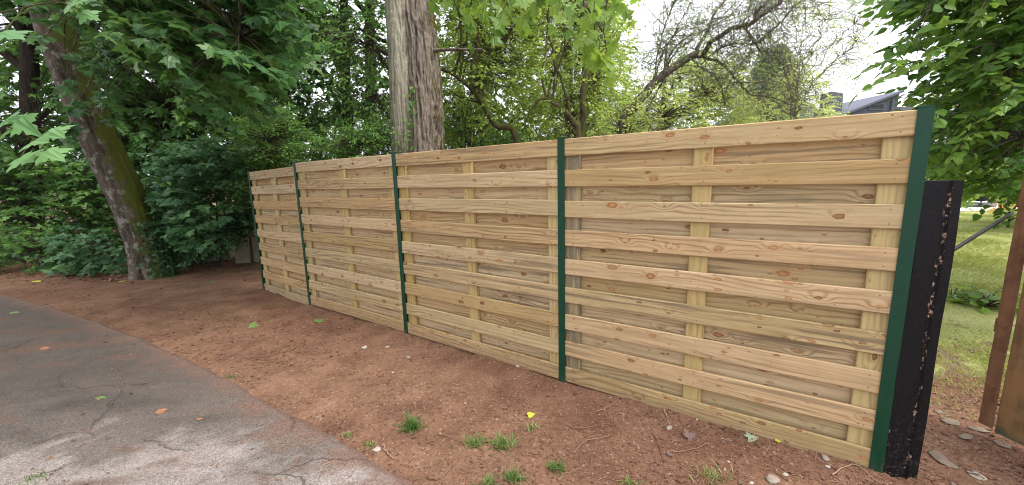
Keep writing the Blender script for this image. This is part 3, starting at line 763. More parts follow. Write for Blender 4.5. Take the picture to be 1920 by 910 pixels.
g0 = G(1834, 790, .06); g1 = G(1925, 832, .06); gd = unit(g1[:2]-g0[:2]); GH = 1.56
gate = empty('garden_gate', (g0[0], g0[1], 0), math.atan2(gd[1], gd[0]))
tag(gate, 'rusty brown steel framed gate standing half open at the lawn entrance', 'gate')
mb = MB()
prism(mb, [(0, 0), (.062, 0), (.062, .006), (.006, .006), (.006, .05), (0, .05)], [lambda a, b, z=z: (a + .0015*math.sin(z*11), b, z) for z in np.linspace(.055, GH, 12)])
box(mb, -.008, 0, .004, .046, .62, .70); box(mb, -.008, 0, .004, .046, 1.33, 1.40)
mb.build('frame', M['rust'], gate)
for zc in (.30, .67, 1.37):
    mb = MB(); a = np.linspace(0, 2*np.pi, 6, endpoint=False)
    prism(mb, [(.011*math.cos(q), .011*math.sin(q)) for q in a], [lambda p, q, y=y, zc=zc: (.034+p, y, zc+q) for y in (.0, -.007)]); mb.build('bolt_head', M['rust'], gate)
x = .064
for i in range(5):
    mb = MB(); w = .145
    prism(mb, chamfer(w, .022, .003), [lambda a, b, z=z, x=x, w=w: (x + w/2 + a, .030 + b, z) for z in (.03, .5, 1., GH-.03)]); mb.build('plank', M['rustplank'], gate); x += w + .003
for zr in (.30, 1.20):
    mb = MB(); box(mb, .066, x, .044, .075, zr, zr+.06); mb.build('rail', M['rust'], gate)

b0 = bp + np.array([bd[0], bd[1], 0])*.16; b0 = A(1779, 474, b0[1]+.03); b1 = A(1896, 401, g0[1]+.02)
mb = MB(); P = np.array([b0 + (b1-b0)*t for t in np.linspace(0, 1.02, 6)]); tube(mb, P, .0085, 8); tube(mb, P[[3, 4]]*.5+P[[4, 4]]*.5, .0095, 8)
o = mb.build('stay_bar', M['blackbar'], None, smooth=True); tag(o, 'thin black steel bar slanting up from the black post to the rusty gate', 'bar')

# ------------------------------------------------------------------ trees by the drive
g = G(275, 507)
lt_ax = [A(288, 515, 7.35) - [0, 0, .15], A(274, 470, 7.35), A(242, 379, 7.3), A(196, 280, 7.2), A(162, 198, 7.1), (A(120, 95, 7.0)), A(84, -10, 6.9), A(30, -200, 6.7), A(-10, -440, 6.5)]
def ivy_on(ax, r, t0, t1, n, side, sz=.055):
    def f(wb, lb):
        P = smooth_path(ax, 80); t = rng.uniform(t0, t1, n)*79; i = t.astype(int); c = P[i]
        a = rng.normal(side, .42, n); d = np.stack([np.cos(a), np.sin(a), rng.normal(0, .15, n)], -1)
        p = c + d*(r*rng.uniform(1., 1.35, n))[:, None]
        tip = np.c_[rng.normal(0, .5, (n, 2)), -np.ones(n)]
        put_leaves(lb, p, tip, d + rng.normal(0, .35, (n, 3)), sz*rng.uniform(.6, 1.3, n), rng.uniform(.1, .8, n), T_MAPLES)
    return f
tree('leaning_maple', 'leaning mossy maple trunk left of the fence with drooping dark maple leaves', 'tree', G(275, 507), lt_ax, [.34, .265, .26, .27, .265, .25, .23, .19, .13],
     [([(120, -450), (115, 20), (150, 70), (170, 100), (280, 110), (330, 195), (360, 215), (440, 225), (470, 190), (520, 150), (560, 120), (540, 30), (530, -450)], 4.4, 6.6, 1500, .33, 150),
      ([(-400, -800), (-300, -250), (100, -120), (480, -200), (520, -800)], 4., 8., 240, .6, 40)]
     +[([(40, -30), (70, 110), (110, 225), (215, 235), (235, 150), (190, 60), (150, -30)], 5.7, 6.5, 70, .3, 14)],
     M['lf_maple'], M['bk_moss'], T_MAPLE, .118, 9, .5, 16, .06, start=.84, seed=11, droop=.55, jit=.28, trunk_seg=72, trunk_n=150, amp=.016, k=9, flare=.07, twr=.011, dirbias=(.55, -.35, -.25))

# ivy creeping up the foot of the leaning trunk
rng = np.random.default_rng(77); ib = MB(); ivy_on(lt_ax, .30, .0, .21, 1100, -.02, .055)(None, ib)
iv = ib.build('ivy', M['lf_ivy']); tag(iv, 'ivy climbing the foot of the leaning mossy trunk', 'ivy')

# the big twin-stemmed tree behind the fence
def twin():
    global rng
    rng = np.random.default_rng(2024)
    base = A(785, 330, 7.0); base[2] = float(gz(base[0], base[1]))
    root = empty('twin_trunk_tree', tuple(base)); tag(root, 'tall tree with a smooth pale stem fused to a dark furrowed stem behind the fence', 'tree')
    gx = [A(766, 400, 7.0), A(766, 280, 7.0), A(762, 140, 7.0), A(757, 0, 7.0), A(750, -260, 6.9), A(700, -600, 6.8)]
    hx = [A(800, 400, 6.9), A(799, 280, 6.9), A(797, 200, 6.92), A(790, 90, 6.95), A(783, 0, 7.0), A(800, -260, 7.2), A(880, -600, 7.4)]
    gx[0][2] = hx[0][2] = base[2]-.1
    for ax, rr, mt, amp, k, s in ((gx, [.33, .285, .29, .29, .25, .15], 'bk_pale', .014, 13, 3), (hx, [.36, .295, .275, .262, .27, .22, .14], 'bk_rough', .026, 15, 5)):
        mb = MB(); P = smooth_path(ax, 420); tube(mb, P - base, lerp_r(rr, 420), 150, disp=bark_disp(amp, k, s), ridge=amp*2.6)
        if mt == 'bk_rough':
            for q in ([A(815, 95, 6.75), A(850, 93, 6.5), A(905, 93, 6.3)],):
                p2 = smooth_path(q, 20); tube(mb, p2 - base, np.linspace(.035, .012, 20), 8)
        mb.build('trunk', M[mt], root, smooth=True)
    n = 90; q = np.array([A(rng.normal(776, 7), rng.uniform(160, 285), 6.66) for _ in range(n)]) - base; ib2 = MB()
    put_leaves(ib2, q, np.c_[rng.normal(0, .4, n), rng.normal(-.3, .2, n), -np.ones(n)], np.c_[rng.normal(0, .4, n), -np.ones(n), rng.normal(.4, .3, n)], .055*rng.uniform(.5, 1.3, n), rng.uniform(.3, 1, n), T_MAPLES); ib2.build('ivy', M['lf_bush'], root)
    # crown overhead and the bough that hangs into view
    C1, m1 = fill([(300, -1100), (420, -160), (760, -110), (1180, -110), (1300, -1100)], 5.5, 9, 150, .6, 30)
    C2, m2 = fill([(815, -140), (815, 25), (850, 35), (900, 30), (930, 70), (985, 90), (1010, 40), (1050, 120), (1060, 200), (1120, 190), (1165, 130), (1190, 60), (1200, 0), (1160, -140)], 4.0, 5.4, 88, .22, 30)
    wb, lb = MB(), MB(); P = smooth_path(hx, 40); branches(wb, P, lerp_r([.3]*4+[.2], 40), C1, 14, 5, .07, .008, start=.6)
    bough = smooth_path([A(812, -60, 6.8), A(860, -70, 6.2), A(930, -55, 5.5), A(1010, -35, 5.0), A(1090, 0, 4.7), A(1130, 60, 4.6)], 40)
    tube(wb, bough, np.linspace(.05, .01, 40), 8); branches(wb, bough, np.linspace(.05, .01, 40), C2, 9, 6, .012, .004, up=.05, start=.3)
    D = rng.normal(0, .6, (len(C1)+len(C2), 3)); D[:, 2] = -.45
    sprays_leaves(lb, np.concatenate([C1, C2]), D, 5, .34, .125, T_MAPLE, .9, .9, .5, .6, np.concatenate([m1, np.clip(m2+.1, 0, 1)]), wb, .0035)
    for m in (wb, lb): m.v = [v - base for v in m.v]
    wb.build('branch', M['bk_twiggy'], root, smooth=True); lb.build('crown', M['lf_bright'], root)
twin()

# near spray of pale maple leaves entering from the left
def near_branch():
    global rng
    rng = np.random.default_rng(31)
    base = np.array([-5.6, .4, 0.]); root = empty('maple_tree', tuple(base)); tag(root, 'maple whose pale green leaves reach in close at the left edge', 'tree')
    wb, lb = MB(), MB()
    ax = smooth_path([base-[0, 0, .2], base+[.1, .1, 1.5], base+[-.1, 0, 3.2], base+[.1, -.1, 5.6]], 40); tube(wb, ax, lerp_r([.30, .24, .2, .08], 40), 14)
    C = rng.normal(0, 1, (3000, 3)); C = C/np.linalg.norm(C, axis=1)[:, None]*rng.uniform(.35, 1, (3000, 1))**.5*np.array([3.8, 3.6, 2.3]) + np.array([-5.8, .2, 5.2])
    C = C[C[:, 0] < -1.75*np.maximum(C[:, 1], 0) - .6][:900]
    branches(wb, ax, lerp_r([.30, .24, .2, .08], 40), C, 14, 3, .07, .008, start=.5)
    D = C - ax[25] + rng.normal(0, .8, C.shape); D[:, 2] = D[:, 2]*.3 - .4
    sprays_leaves(lb, C, D, 8, .5, .16, T_MAPLES, .5, .9, .4, 1., None, wb, .004)
    lim = smooth_path([ax[17], A(-700, 60, 2.2), A(-330, 160, 2.3)], 24); tube(wb, lim, np.linspace(.03, .009, 24), 6)
    spec = [(60, 225, 30, .145), (115, 245, 8, .15), (30, 228, -25, .14), (82, 268, -12, .15), (112, 282, 20, .14), (62, 296, 5, .13), (20, 262, -40, .13), (28, 60, 10, .16), (15, 100, -35, .15), (-30, 30, 0, .16),
            (10, 140, -60, .13), (160, 5, -10, .13), (178, 22, 15, .11), (-40, 240, 10, .15), (-70, 200, 10, .15), (-100, 120, 30, .15), (-60, 300, -20, .14), (-5, 310, -50, .12)]
    P = []; tip = []; nor = []; sz = []
    stem = [A(-330, 160, 2.3), A(-150, 190, 2.15), A(-20, 225, 2.05), A(70, 262, 2.0)]; st2 = [A(-330, 160, 2.3), A(-150, 60, 2.2), A(20, 20, 2.1), A(150, -8, 2.05)]
    for s in (stem, st2): tube(wb, smooth_path(s, 20), np.linspace(.009, .002, 20), 6)
    allp = np.r_[smooth_path(stem, 40), smooth_path(st2, 40)]
    for x, y, a, s in spec:
        Y = 2.0 + rng.uniform(-.15, .2); p = A(x-25, y, Y); ar = R(a); t = np.array([math.cos(ar), rng.uniform(-.5, -.1), -math.sin(ar)-.1]); P.append(p); tip.append(t)
        nor.append(np.array([rng.normal(-.1, .25), -.62, .72])); sz.append(s*.82)
        j = np.linalg.norm(allp-p, axis=1).argmin(); tube(wb, np.array([allp[j], (allp[j]+p)/2+[0, 0, .012], p]), .0016, 4)
    put_leaves(lb, np.array(P), np.array(tip), np.array(nor), np.array(sz), rng.uniform(.2, .9, len(P)), [T_MAPLE[0], T_MAPLE[2]])
    for m in (wb, lb): m.v = [v - base for v in m.v]
    wb.build('trunk', M['bk_green'], root, smooth=True); lb.build('crown', M['lf_near'], root)
near_branch()

# crooked mossy trees just behind the fence
def gbase(px, Y):
    p = A(px, 330, Y); p[2] = float(gz(p[0], p[1])); return p
def crooked(name, label, px, Y, stems, crowns, leaf, bark, T, size, per, length, seed, **kw):
    """tree of several explicit stems; the first is the trunk"""
    def extra(wb, lb):
        for P, r0, r1 in stems[1:]:
            q = smooth_path([A(*p) for p in P], 30); q[1:-1] += np.random.default_rng(seed).normal(0, .012, (28, 3)); tube(wb, q, np.linspace(r0, r1, 30), 8, disp=bark_disp(r0*.12, 5, seed))
    b = gbase(px, Y); P, r0, r1 = stems[0]
    tr = [b - [0, 0, .1]] + [A(*p) for p in P]
    return tree(name, label, 'tree', b, tr, [r0*1.2] + list(np.linspace(r0, r1, len(P))), crowns, leaf, bark, T, size, per, length, seed=seed, extra=extra, **kw)

crooked('crooked_tree', 'mossy crooked trunk slanting left over the fence beside the twin trunk', 985, 8.0,
        [([(970, 265, 8.), (930, 235, 8.), (905, 195, 8.), (882, 165, 8.), (850, 140, 8.), (828, 130, 7.9)], .068, .026),
         ([(886, 172, 8.), (884, 140, 8.), (892, 95, 8.), (905, 40, 8.), (908, -40, 8.), (915, -120, 8.)], .05, .02),
         ([(905, 195, 8.), (870, 185, 8.1), (835, 165, 8.1)], .02, .008), ([(900, 190, 8.), (850, 178, 7.9), (828, 166, 7.9)], .014, .006),
         ([(860, 148, 8.), (868, 110, 8.), (862, 60, 8.), (872, 0, 8.)], .018, .008)],
        [([(820, -160), (825, 120), (860, 200), (940, 235), (1010, 180), (1010, -160)], 7.4, 9.4, 520, .35, 70)], M['lf_light'], M['bk_green'], T_OVAL, .09, 8, .4, 21, n_limb=7, r_limb=.02)
crooked('mossy_forked_tree', 'mossy forked tree standing behind the third green post from the left', 1085, 7.6,
        [([(1084, 258, 7.6), (1076, 232, 7.6), (1062, 212, 7.6), (1040, 195, 7.6), (1018, 186, 7.6), (1000, 200, 7.6), (985, 228, 7.6)], .066, .012),
         ([(1090, 262, 7.7), (1094, 210, 7.7), (1094, 150, 7.7), (1106, 85, 7.7), (1118, 20, 7.7), (1130, -90, 7.7)], .07, .04),
         ([(1070, 222, 7.6), (1060, 170, 7.6), (1040, 120, 7.6), (1030, 40, 7.6), (1045, -40, 7.6)], .03, .012),
         ([(1080, 250, 7.5), (1050, 225, 7.4), (1025, 222, 7.4)], .016, .006), ([(1076, 256, 7.5), (1030, 250, 7.4), (1000, 262, 7.4)], .014, .006)],
        [([(990, -160), (1000, 150), (1010, 230), (1080, 240), (1150, 200), (1180, 120), (1170, -160)], 7.2, 9., 420, .32, 60)], M['lf_light'], M['bk_green'], T_OVAL, .09, 8, .38, 22, n_limb=7, r_limb=.02)

def twigs(wb, starts, n, seed, ln, r0=.010):
    """fine bare twigs that fork upward and outward from limb polylines"""
    r = np.random.default_rng(seed); allp = np.concatenate([smooth_path(s, 30)[6:] for s in starts])
    a = allp[r.integers(0, len(allp), n)]; d = nrm(r.normal(0, 1, (n, 3)) + np.array([.35, 0, .55])); L = ln*r.uniform(.35, 1.2, n)
    t = np.linspace(0, 1, 9); Q = a[:, None] + d[:, None]*(L[:, None]*t)[..., None]
    bend = r.normal(0, .3, (n, 3)); bend[:, 2] -= .25
    Q = Q + bend[:, None]*(L[:, None]*t**2)[..., None]*.7 + np.cumsum(r.normal(0, .008, Q.shape), 1)
    tubes_np(wb, Q, np.linspace(r0, r0*.25, 9), 4)
    return Q
def arching():
    global rng
    rng = np.random.default_rng(404)
    Y = 9.0; base = gbase(1165, Y); root = empty('arching_tree', tuple(base)); tag(root, 'dark twiggy tree arching to the right against the white sky', 'tree')
    wb, lb = MB(), MB()
    def pt(x, y, dY=0): return A(1240 + x*320/1324, y*220/910, Y+dY)      # read off a 1324 px wide enlargement
    L = [[base-[0, 0, .1], A(1165, 245, Y), A(1190, 200, Y), A(1222, 160, Y), pt(20, 580), pt(100, 520), pt(220, 445), pt(270, 420)],
         [pt(270, 420), pt(300, 340, .1), pt(350, 260, .2), pt(385, 170, .3), pt(420, 90, .3), pt(490, 10, .3), pt(560, -120, .3)],
         [pt(330, 425), pt(370, 340, -.2), pt(440, 290, -.3), pt(550, 220, -.4), pt(640, 205, -.5), pt(720, 170, -.6), pt(790, 110, -.6), pt(900, 30, -.6), pt(1010, -60, -.6)],
         [pt(640, 205, -.5), pt(690, 270, -.6), pt(735, 335, -.7), pt(800, 290, -.7), pt(900, 200, -.8), pt(1000, 90, -.8), pt(1090, 0, -.8), pt(1160, -80, -.8)],
         [pt(270, 430), pt(400, 470, .2), pt(490, 520, .3), pt(560, 590, .4), pt(640, 680, .5), pt(690, 730, .5), pt(800, 750, .5), pt(900, 765, .5), pt(1040, 820, .5)],
         [pt(20, 570), pt(60, 440, .3), pt(160, 320, .4), pt(330, 230, .5), pt(480, 160, .5), pt(590, 60, .5), pt(700, -80, .5)],
         [pt(735, 340, -.7), pt(770, 400, -.7), pt(840, 410, -.7), pt(900, 400, -.7), pt(940, 470, -.8), pt(960, 560, -.8), pt(1030, 700, -.8)],
         [pt(-40, 620), pt(-40, 480, .3), pt(10, 260, .4), pt(60, 110, .4), pt(120, -10, .4)],
         [pt(-60, 640), pt(0, 440, -.3), pt(60, 330, -.4), pt(140, 210, -.5)], [pt(240, 460), pt(310, 530, -.2), pt(400, 570, -.3), pt(455, 650, -.3), pt(490, 800, -.3)],
         [pt(310, 500, -.2), pt(420, 400, -.3), pt(560, 340, -.4), pt(730, 345, -.5)], [pt(700, 190, -.5), pt(740, 100, -.5), pt(830, 20, -.5), pt(930, -60, -.5)],
         [A(1150, 262, Y), A(1195, 235, Y+.2), A(1235, 165, Y+.3), pt(100, 420, .4), pt(260, 300, .5)]]
    R0 = [(.105, .075), (.042, .018), (.055, .026), (.030, .010), (.034, .012), (.024, .008), (.018, .005), (.018, .007), (.018, .006), (.017, .005), (.014, .006), (.016, .006), (.034, .010)]
    for P, (a, b) in zip(L, R0):
        q = smooth_path(P, 40); q[1:-1] += rng.normal(0, .010, (38, 3)); tube(wb, q, np.linspace(a, b, 40), 8, disp=bark_disp(a*.12, 5, 3))
    Q = twigs(wb, L[1:], 620, 9, 1.5, .006); Q2 = twigs(wb, [q for q in Q[:400]], 1000, 10, .7, .0038)
    QQ = np.concatenate([Q[:, 3:].reshape(-1, 3), Q2[:, 2:].reshape(-1, 3)]); C = QQ[rng.choice(len(QQ), 2300)]
    D = rng.normal(0, 1, C.shape); D[:, 2] -= .3
    sprays_leaves(lb, C, D, 6, .25, .062, T_NARROW, .4, .9, .6, .6)
    for m in (wb, lb): m.v = [v - base for v in m.v]
    wb.build('trunk', M['bk_twiggy'], root, smooth=True); lb.build('crown', M['lf_grey'], root)
arching()

# ------------------------------------------------------------------ woodland at the left
def simple_tree(name, label, px, Y, top, r0, crowns, leaf, bark, T, size, per, length, seed, lean=0, cat='tree', **kw):
    b = gbase(px, Y); t = A(px+lean, top, Y)
    tr = [b - [0, 0, .15], b*.75 + t*.25 + [.05, 0, 0], b*.45+t*.55 + [-.06, .1, 0], t]
    kw.setdefault('n_limb', 14); kw.setdefault('r_limb', r0*.5)
    return tree(name, label, cat, b, tr, [r0*1.3, r0, r0*.75, r0*.35], crowns, leaf, bark, T, size, per, length, seed=seed, **kw)

WD = 'dense dark trees of the wood behind the drive'
def wood(label, px, Y, r0, poly, Y0, Y1, n, leaf, T, size, seed, **kw):
    top = [p for p in poly]; xa, xb = min(p[0] for p in poly), max(p[0] for p in poly)
    simple_tree('woodland_tree', label, px, Y, -600, r0, [(poly, Y0, Y1, n, .45, n//9), (poly, Y0, Y1, n//2), ([(xa, -950), (xa, -330), (xb, -330), (xb, -950)], Y0, Y1, n//5)], leaf, M['bk_dark'], T, size, 8, .5, seed, group=WD, **kw)
wood('dark tree at the far left edge behind the pale near leaves', 30, 11.5, .2, [(-700, -350), (-650, 450), (150, 440), (190, 250), (180, -350)], 9.4, 12.5, 1900, M['lf_forest'], T_MAPLES, .15, 31)
wood('dark tree right behind the leaning mossy trunk', 215, 12.2, .2, [(90, -350), (110, 445), (340, 440), (410, 240), (400, -350)], 9.8, 13, 1500, M['lf_forest'], T_MAPLES, .15, 32)
wood('tall dark tree behind the drooping maple leaves left of the fence', 440, 13.2, .22, [(310, -350), (300, 400), (480, 390), (570, 270), (590, 100), (570, -350)], 10.5, 14, 1500, M['lf_forest'], T_MAPLES, .15, 33)
wood('tall green tree above the bushes left of the twin trunk, sky showing through', 640, 14.5, .16, [(480, -350), (500, 320), (640, 320), (720, 300), (745, 120), (740, -350)], 11, 15.5, 900, M['lf_forest'], T_MAPLES, .15, 34)
wood('shaded tree crown seen just left of the twin trunk', 735, 10.5, .12, [(640, -350), (590, 60), (640, 180), (700, 260), (760, 270), (770, -350)], 9, 11.5, 620, M['lf_bush'], T_OVAL, .10, 35)
wood('farthest dark tree filling the gap between the leaning trunk and the fence', 330, 19.0, .3, [(-500, -350), (-500, 440), (500, 430), (560, -350)], 16, 20, 2300, M['lf_forest'], T_MAPLES, .26, 36)
wood('farthest green tree behind the bushes along the fence', 690, 22.0, .3, [(470, -350), (490, 330), (980, 330), (900, 60), (860, -350)], 17.5, 23, 700, M['lf_forest'], T_MAPLES, .26, 37)

def shrub(name, label, px, Y, crowns, leaf, T, size, per, length, seed, cat='shrub', n_stem=6, group=None, bark='bk_dark', **kw):
    b = gbase(px, Y)
    def extra(wb, lb): pass
    tr = [b-[0, 0, .1], b+[.03, 0, .25], b+[.0, .05, .6]]
    kw.setdefault('n_limb', n_stem); kw.setdefault('r_limb', .018); kw.setdefault('twr', .005)
    return tree(name, label, cat, b, tr, [.03, .025, .02], crowns, leaf, M[bark], T, size, per, length, seed=seed, group=group, trunk_n=10, trunk_seg=6, amp=.001, upl=.1, **kw)
UG = 'undergrowth shrubs at the edge of the wood'
shrub('undergrowth_shrub', 'low leafy shrub at the far left edge beyond the drive', 40, 8.6, [([(-300, 380), (-300, 500), (110, 505), (120, 430), (40, 390)], 7.8, 9.4, 330, .3, 40)], M['lf_forest'], T_MAPLES, .10, 7, .35, 41, group=UG)
shrub('undergrowth_shrub', 'leafy maple seedlings left of the leaning trunk', 180, 8.2, [([(115, 440), (105, 505), (230, 510), (235, 450), (180, 400), (150, 400)], 7.6, 8.6, 200, .25, 26)], M['lf_under'], T_MAPLE, .11, 7, .32, 42, group=UG)
shrub('undergrowth_shrub', 'pale maple sapling between the leaning trunk and the fence', 390, 8.4, [([(290, 300), (300, 400), (330, 470), (400, 470), (460, 400), (478, 330), (470, 250), (400, 260), (340, 270)], 7.6, 9.0, 560, .3, 30)], M['lf_under'], T_MAPLE, .125, 7, .4, 43, group=UG, dirbias=(0, -.6, -.1))
shrub('undergrowth_shrub', 'low tangled growth right of the foot of the leaning trunk', 340, 8.2, [([(280, 420), (290, 500), (330, 495), (400, 478), (440, 460), (430, 420), (340, 410)], 7.5, 8.6, 900, .22, 26)], M['lf_under'], T_OVAL, .065, 8, .25, 44, group=UG)
shrub('undergrowth_shrub', 'ivy clad stump next to the far end of the fence', 450, 8.6, [([(425, 390), (430, 455), (470, 455), (478, 390), (450, 380)], 8.2, 8.8, 400, .15, 12)], M['lf_ivy'], T_MAPLES, .06, 7, .2, 45, group=UG)
shrub('undergrowth_shrub', 'dark undergrowth in the shade far behind the near leaves', 60, 9.8, [([(-400, 260), (-400, 470), (300, 460), (300, 300), (100, 260)], 9.2, 10.5, 1300, .4, 60)], M['lf_forest'], T_MAPLES, .11, 7, .4, 46, group=UG)
BU = 'bushes showing over the fence top'
shrub('bush', 'dark green bush over the far end of the fence', 500, 7.9, [([(440, 230), (450, 400), (560, 380), (580, 260), (540, 200), (480, 200)], 7.4, 8.8, 1300, .28, 40)], M['lf_bush'], T_OVAL, .07, 9, .3, 47, group=BU)
shrub('bush', 'bright green bush over the second fence panel from the left', 660, 7.3, [([(560, 275), (560, 400), (760, 400), (755, 240), (720, 232), (660, 245), (640, 232), (600, 262)], 6.8, 8.0, 1900, .25, 50)], M['lf_bush'], T_OVAL, .06, 9, .28, 48, group=BU)
shrub('bush', 'dark evergreen bush right of the twin trunk', 860, 8.6, [([(820, 215), (820, 400), (990, 400), (980, 262), (930, 245), (880, 215)], 8.2, 9.4, 1000, .28, 40)], M['lf_forest'], T_OVAL, .08, 9, .3, 49, group=BU)

# ------------------------------------------------------------------ lighter trees beyond the fence
LT = 'light green trees beyond the fence'
def garden(label, px, Y, top, r0, poly, Y0, Y1, n, leaf, T, size, seed, clump=.45, loose=.4, n_limb=14):
    simple_tree('garden_tree', label, px, Y, top, r0, [(poly, Y0, Y1, n, clump, max(4, n//8)), (poly, Y0, Y1, int(n*loose))], leaf, M['bk_twiggy'], T, size, 9, .5, seed, group=LT, n_limb=n_limb)
garden('light green tree beyond the fence right of the twin trunk', 900, 13.0, -300, .10, [(815, -300), (820, 350), (1000, 350), (1010, -300)], 10.5, 15, 2500, M['lf_light'], T_OVAL, .13, 51)
garden('light green tree beyond the fence behind the forked mossy tree', 1070, 14.0, -300, .10, [(980, -300), (980, 350), (1170, 350), (1185, 200), (1160, 60), (1180, -300)], 11, 16, 1900, M['lf_light'], T_OVAL, .13, 52)
garden('pale yellowish tree under the arching branches', 1250, 15.0, 80, .12, [(1140, 350), (1140, 190), (1180, 160), (1230, 145), (1270, 100), (1330, 90), (1380, 120), (1410, 200), (1410, 350)], 12.5, 17, 1900, M['lf_pale'], T_OVAL, .13, 53)
garden('pale bushy tree left of the dark slate house', 1490, 18.0, 120, .10, [(1390, 350), (1390, 200), (1430, 190), (1470, 150), (1490, 110), (1530, 135), (1560, 180), (1585, 250), (1585, 350)], 15, 19, 800, M['lf_pale'], T_OVAL, .13, 54)
garden('feathery thin leaved tree spread against the white sky before the slate house', 1500, 12.0, 120, .03, [(1375, 70), (1400, 235), (1530, 235), (1565, 165), (1640, 110), (1640, 10), (1500, -20), (1420, 20)], 10.5, 14., 240, M['lf_pale'], T_NARROW, .085, 55, .5, 2.2, 26)
def veil():
    global rng
    rng = np.random.default_rng(808); shrub('garden_shrub', 'pale leafy shrub in front of the foot of the arching tree', 1220, 7.6, [([(1120, 345), (1125, 215), (1160, 190), (1210, 175), (1250, 165), (1300, 190), (1350, 225), (1350, 345)], 7.2, 8.8, 620, .3, 60)], M['lf_pale'], T_OVAL, .065, 8, .3, 57)

garden('far green tree at the middle of the picture beyond the garden', 1120, 24.0, -200, .2, [(960, -200), (960, 340), (1200, 340), (1175, 60), (1120, -200)], 20, 27, 1500, M['lf_light'], T_OVAL, .25, 56, .8)
def conifer(px, Y, top, label, seed):
    global rng
    rng = np.random.default_rng(seed); b = gbase(px, Y); t = A(px, top, Y); H = t[2]-b[2]
    root = empty('conifer', tuple(b)); tag(root, label, 'tree'); wb, lb = MB(), MB()
    tube(wb, np.array([[0, 0, -.1], [0, 0, H*.5], [0, 0, H]]), [.16, .10, .02], 8)
    n = 1700; h = rng.uniform(.12, 1, n)**.8; a = rng.uniform(0, 2*np.pi, n); rad = (1-h)*H*.42 + .2
    D = np.stack([np.cos(a), np.sin(a), np.full(n, -.15)], -1); C0 = np.c_[np.zeros((n, 2)), h*H]; f = rng.uniform(.35, .95, n)
    C = C0 + D*(rad*f)[:, None]
    tubes_np(wb, np.stack([C0, (C0+C)/2, C], 1), np.array([.014, .01, .005]), 3)
    sprays_leaves(lb, C, D + rng.normal(0, .2, D.shape), 12, .55, .24, T_NARROW, .3, .7, .5, .8)
    wb.build('trunk', M['bk_dark'], root, True); lb.build('crown', M['lf_conifer'], root)
veil()
conifer(1432, 24., 88, 'bluish conifer beyond the pale trees under the arching branches', 61)

# ------------------------------------------------------------------ leafy tree over the gate at the right
rt_b = np.array([5.6, 3.9, 0.])
tree('heart_leaf_tree', 'leafy tree with heart shaped leaves overhanging the gate at the right', 'tree', rt_b, [rt_b-[0, 0, .1], rt_b+[.05, 0, 1.2], rt_b+[-.15, .1, 2.6], rt_b+[-.3, .2, 4.2]], [.17, .13, .11, .06],
     [([(1690, -260), (1690, 20), (1720, 60), (1770, 70), (1775, 130), (1740, 150), (1745, 200), (1760, 235), (1740, 260), (1738, 320), (1760, 330), (1800, 335), (1850, 355), (1900, 365), (2150, 385), (2200, -260)], 3.3, 5.4, 2900, .26, 330),
      ([(1650, -40), (1690, 60), (1660, 120), (1650, 165), (1720, 165), (1770, 120), (1770, 60), (1730, -40)], 3.4, 4.2, 26, .2, 12)],
     M['lf_heart'], M['bk_twiggy'], T_HEART, .075, 10, .36, 16, .05, seed=71, droop=.45, jit=.4, twr=.006, dirbias=(-.55, -.3, -.1))
shrub('hedge_bush', 'bright yellowish green bush behind the black gate post', 1800, 8.5, [([(1725, 290), (1720, 372), (1800, 385), (1800, 330), (1760, 280)], 7.8, 9.2, 700, .25, 30)], M['lf_hedge'], T_HEART, .09, 8, .3, 72, cat='bush')
shrub('hedge_bush', 'bright green bush behind the top of the rusty gate', 1905, 9.5, [([(1830, 320), (1850, 365), (1880, 385), (2100, 395), (2100, 300), (1900, 300)], 8.8, 10.5, 1100, .28, 40)], M['lf_hedge'], T_HEART, .10, 8, .3, 73, cat='bush')
garden('far green tree beyond the patio behind the gate', 1850, 24., 60, .25, [(1690, 260), (1740, 180), (1800, 100), (2300, 60), (2300, 366), (1820, 366), (1700, 350)], 21, 27, 1300, M['lf_light'], T_OVAL, .26, 74, .8)

# ------------------------------------------------------------------ house, patio furniture
HY = 27.
hb = A(1560, 330, HY); hb[2] = 0
house = empty('house', tuple(hb)); tag(house, 'dark slate clad house with a steep gable behind the fence\'s right end', 'house')
def hx(px, py=215, dY=0): p = A(px, py, HY+dY); return p[0]-hb[0], p[2]
def extr(mb, poly, y0, y1, tint=.5):
    n = len(poly); V = [(x, y0, z) for x, z in poly] + [(x, y1, z) for x, z in poly]
    F = [list(range(n)), list(range(2*n-1, n-1, -1))] + [[i, n+i, n+(i+1) % n, (i+1) % n] for i in range(n)]
    mb.add(V, F, tint)
mb = MB(); e = [hx(1568, 222), hx(1686, 176), hx(1686, 230)]
x0 = e[0][0]; x1 = e[1][0]
extr(mb, [(x0, 0), (x0, e[0][1]), (x1, e[1][1]), (x1, 0)], 0, 5.); mb.build('wall', M['slate'], house)
mb = MB(); sl = (e[1][1]-e[0][1])/(x1-x0)
extr(mb, [(x0-.25, e[0][1]-.25*sl+.02), (x1+.12, e[1][1]+.12*sl+.02), (x1+.12, e[1][1]+.12*sl+.16), (x0-.25, e[0][1]-.25*sl+.16)], -.2, 5.2, .9); rf = mb.build('roof', M['slate'], house)
mb = MB(); a = hx(1574, 168); b = hx(1594, 192); extr(mb, [(a[0], 3.2), (a[0], a[1]), (b[0], a[1]-.15), (b[0], 3.2)], .6, 1.6, .7); mb.build('chimney', M['slate'], rf)
mb = MB(); a = hx(1630, 197); b = hx(1655, 205); extr(mb, [(a[0], b[1]), (a[0], a[1]), (b[0], a[1]), (b[0], b[1])], -.03, .02); wn = mb.build('window', M['glass'], house)
mb = MB()
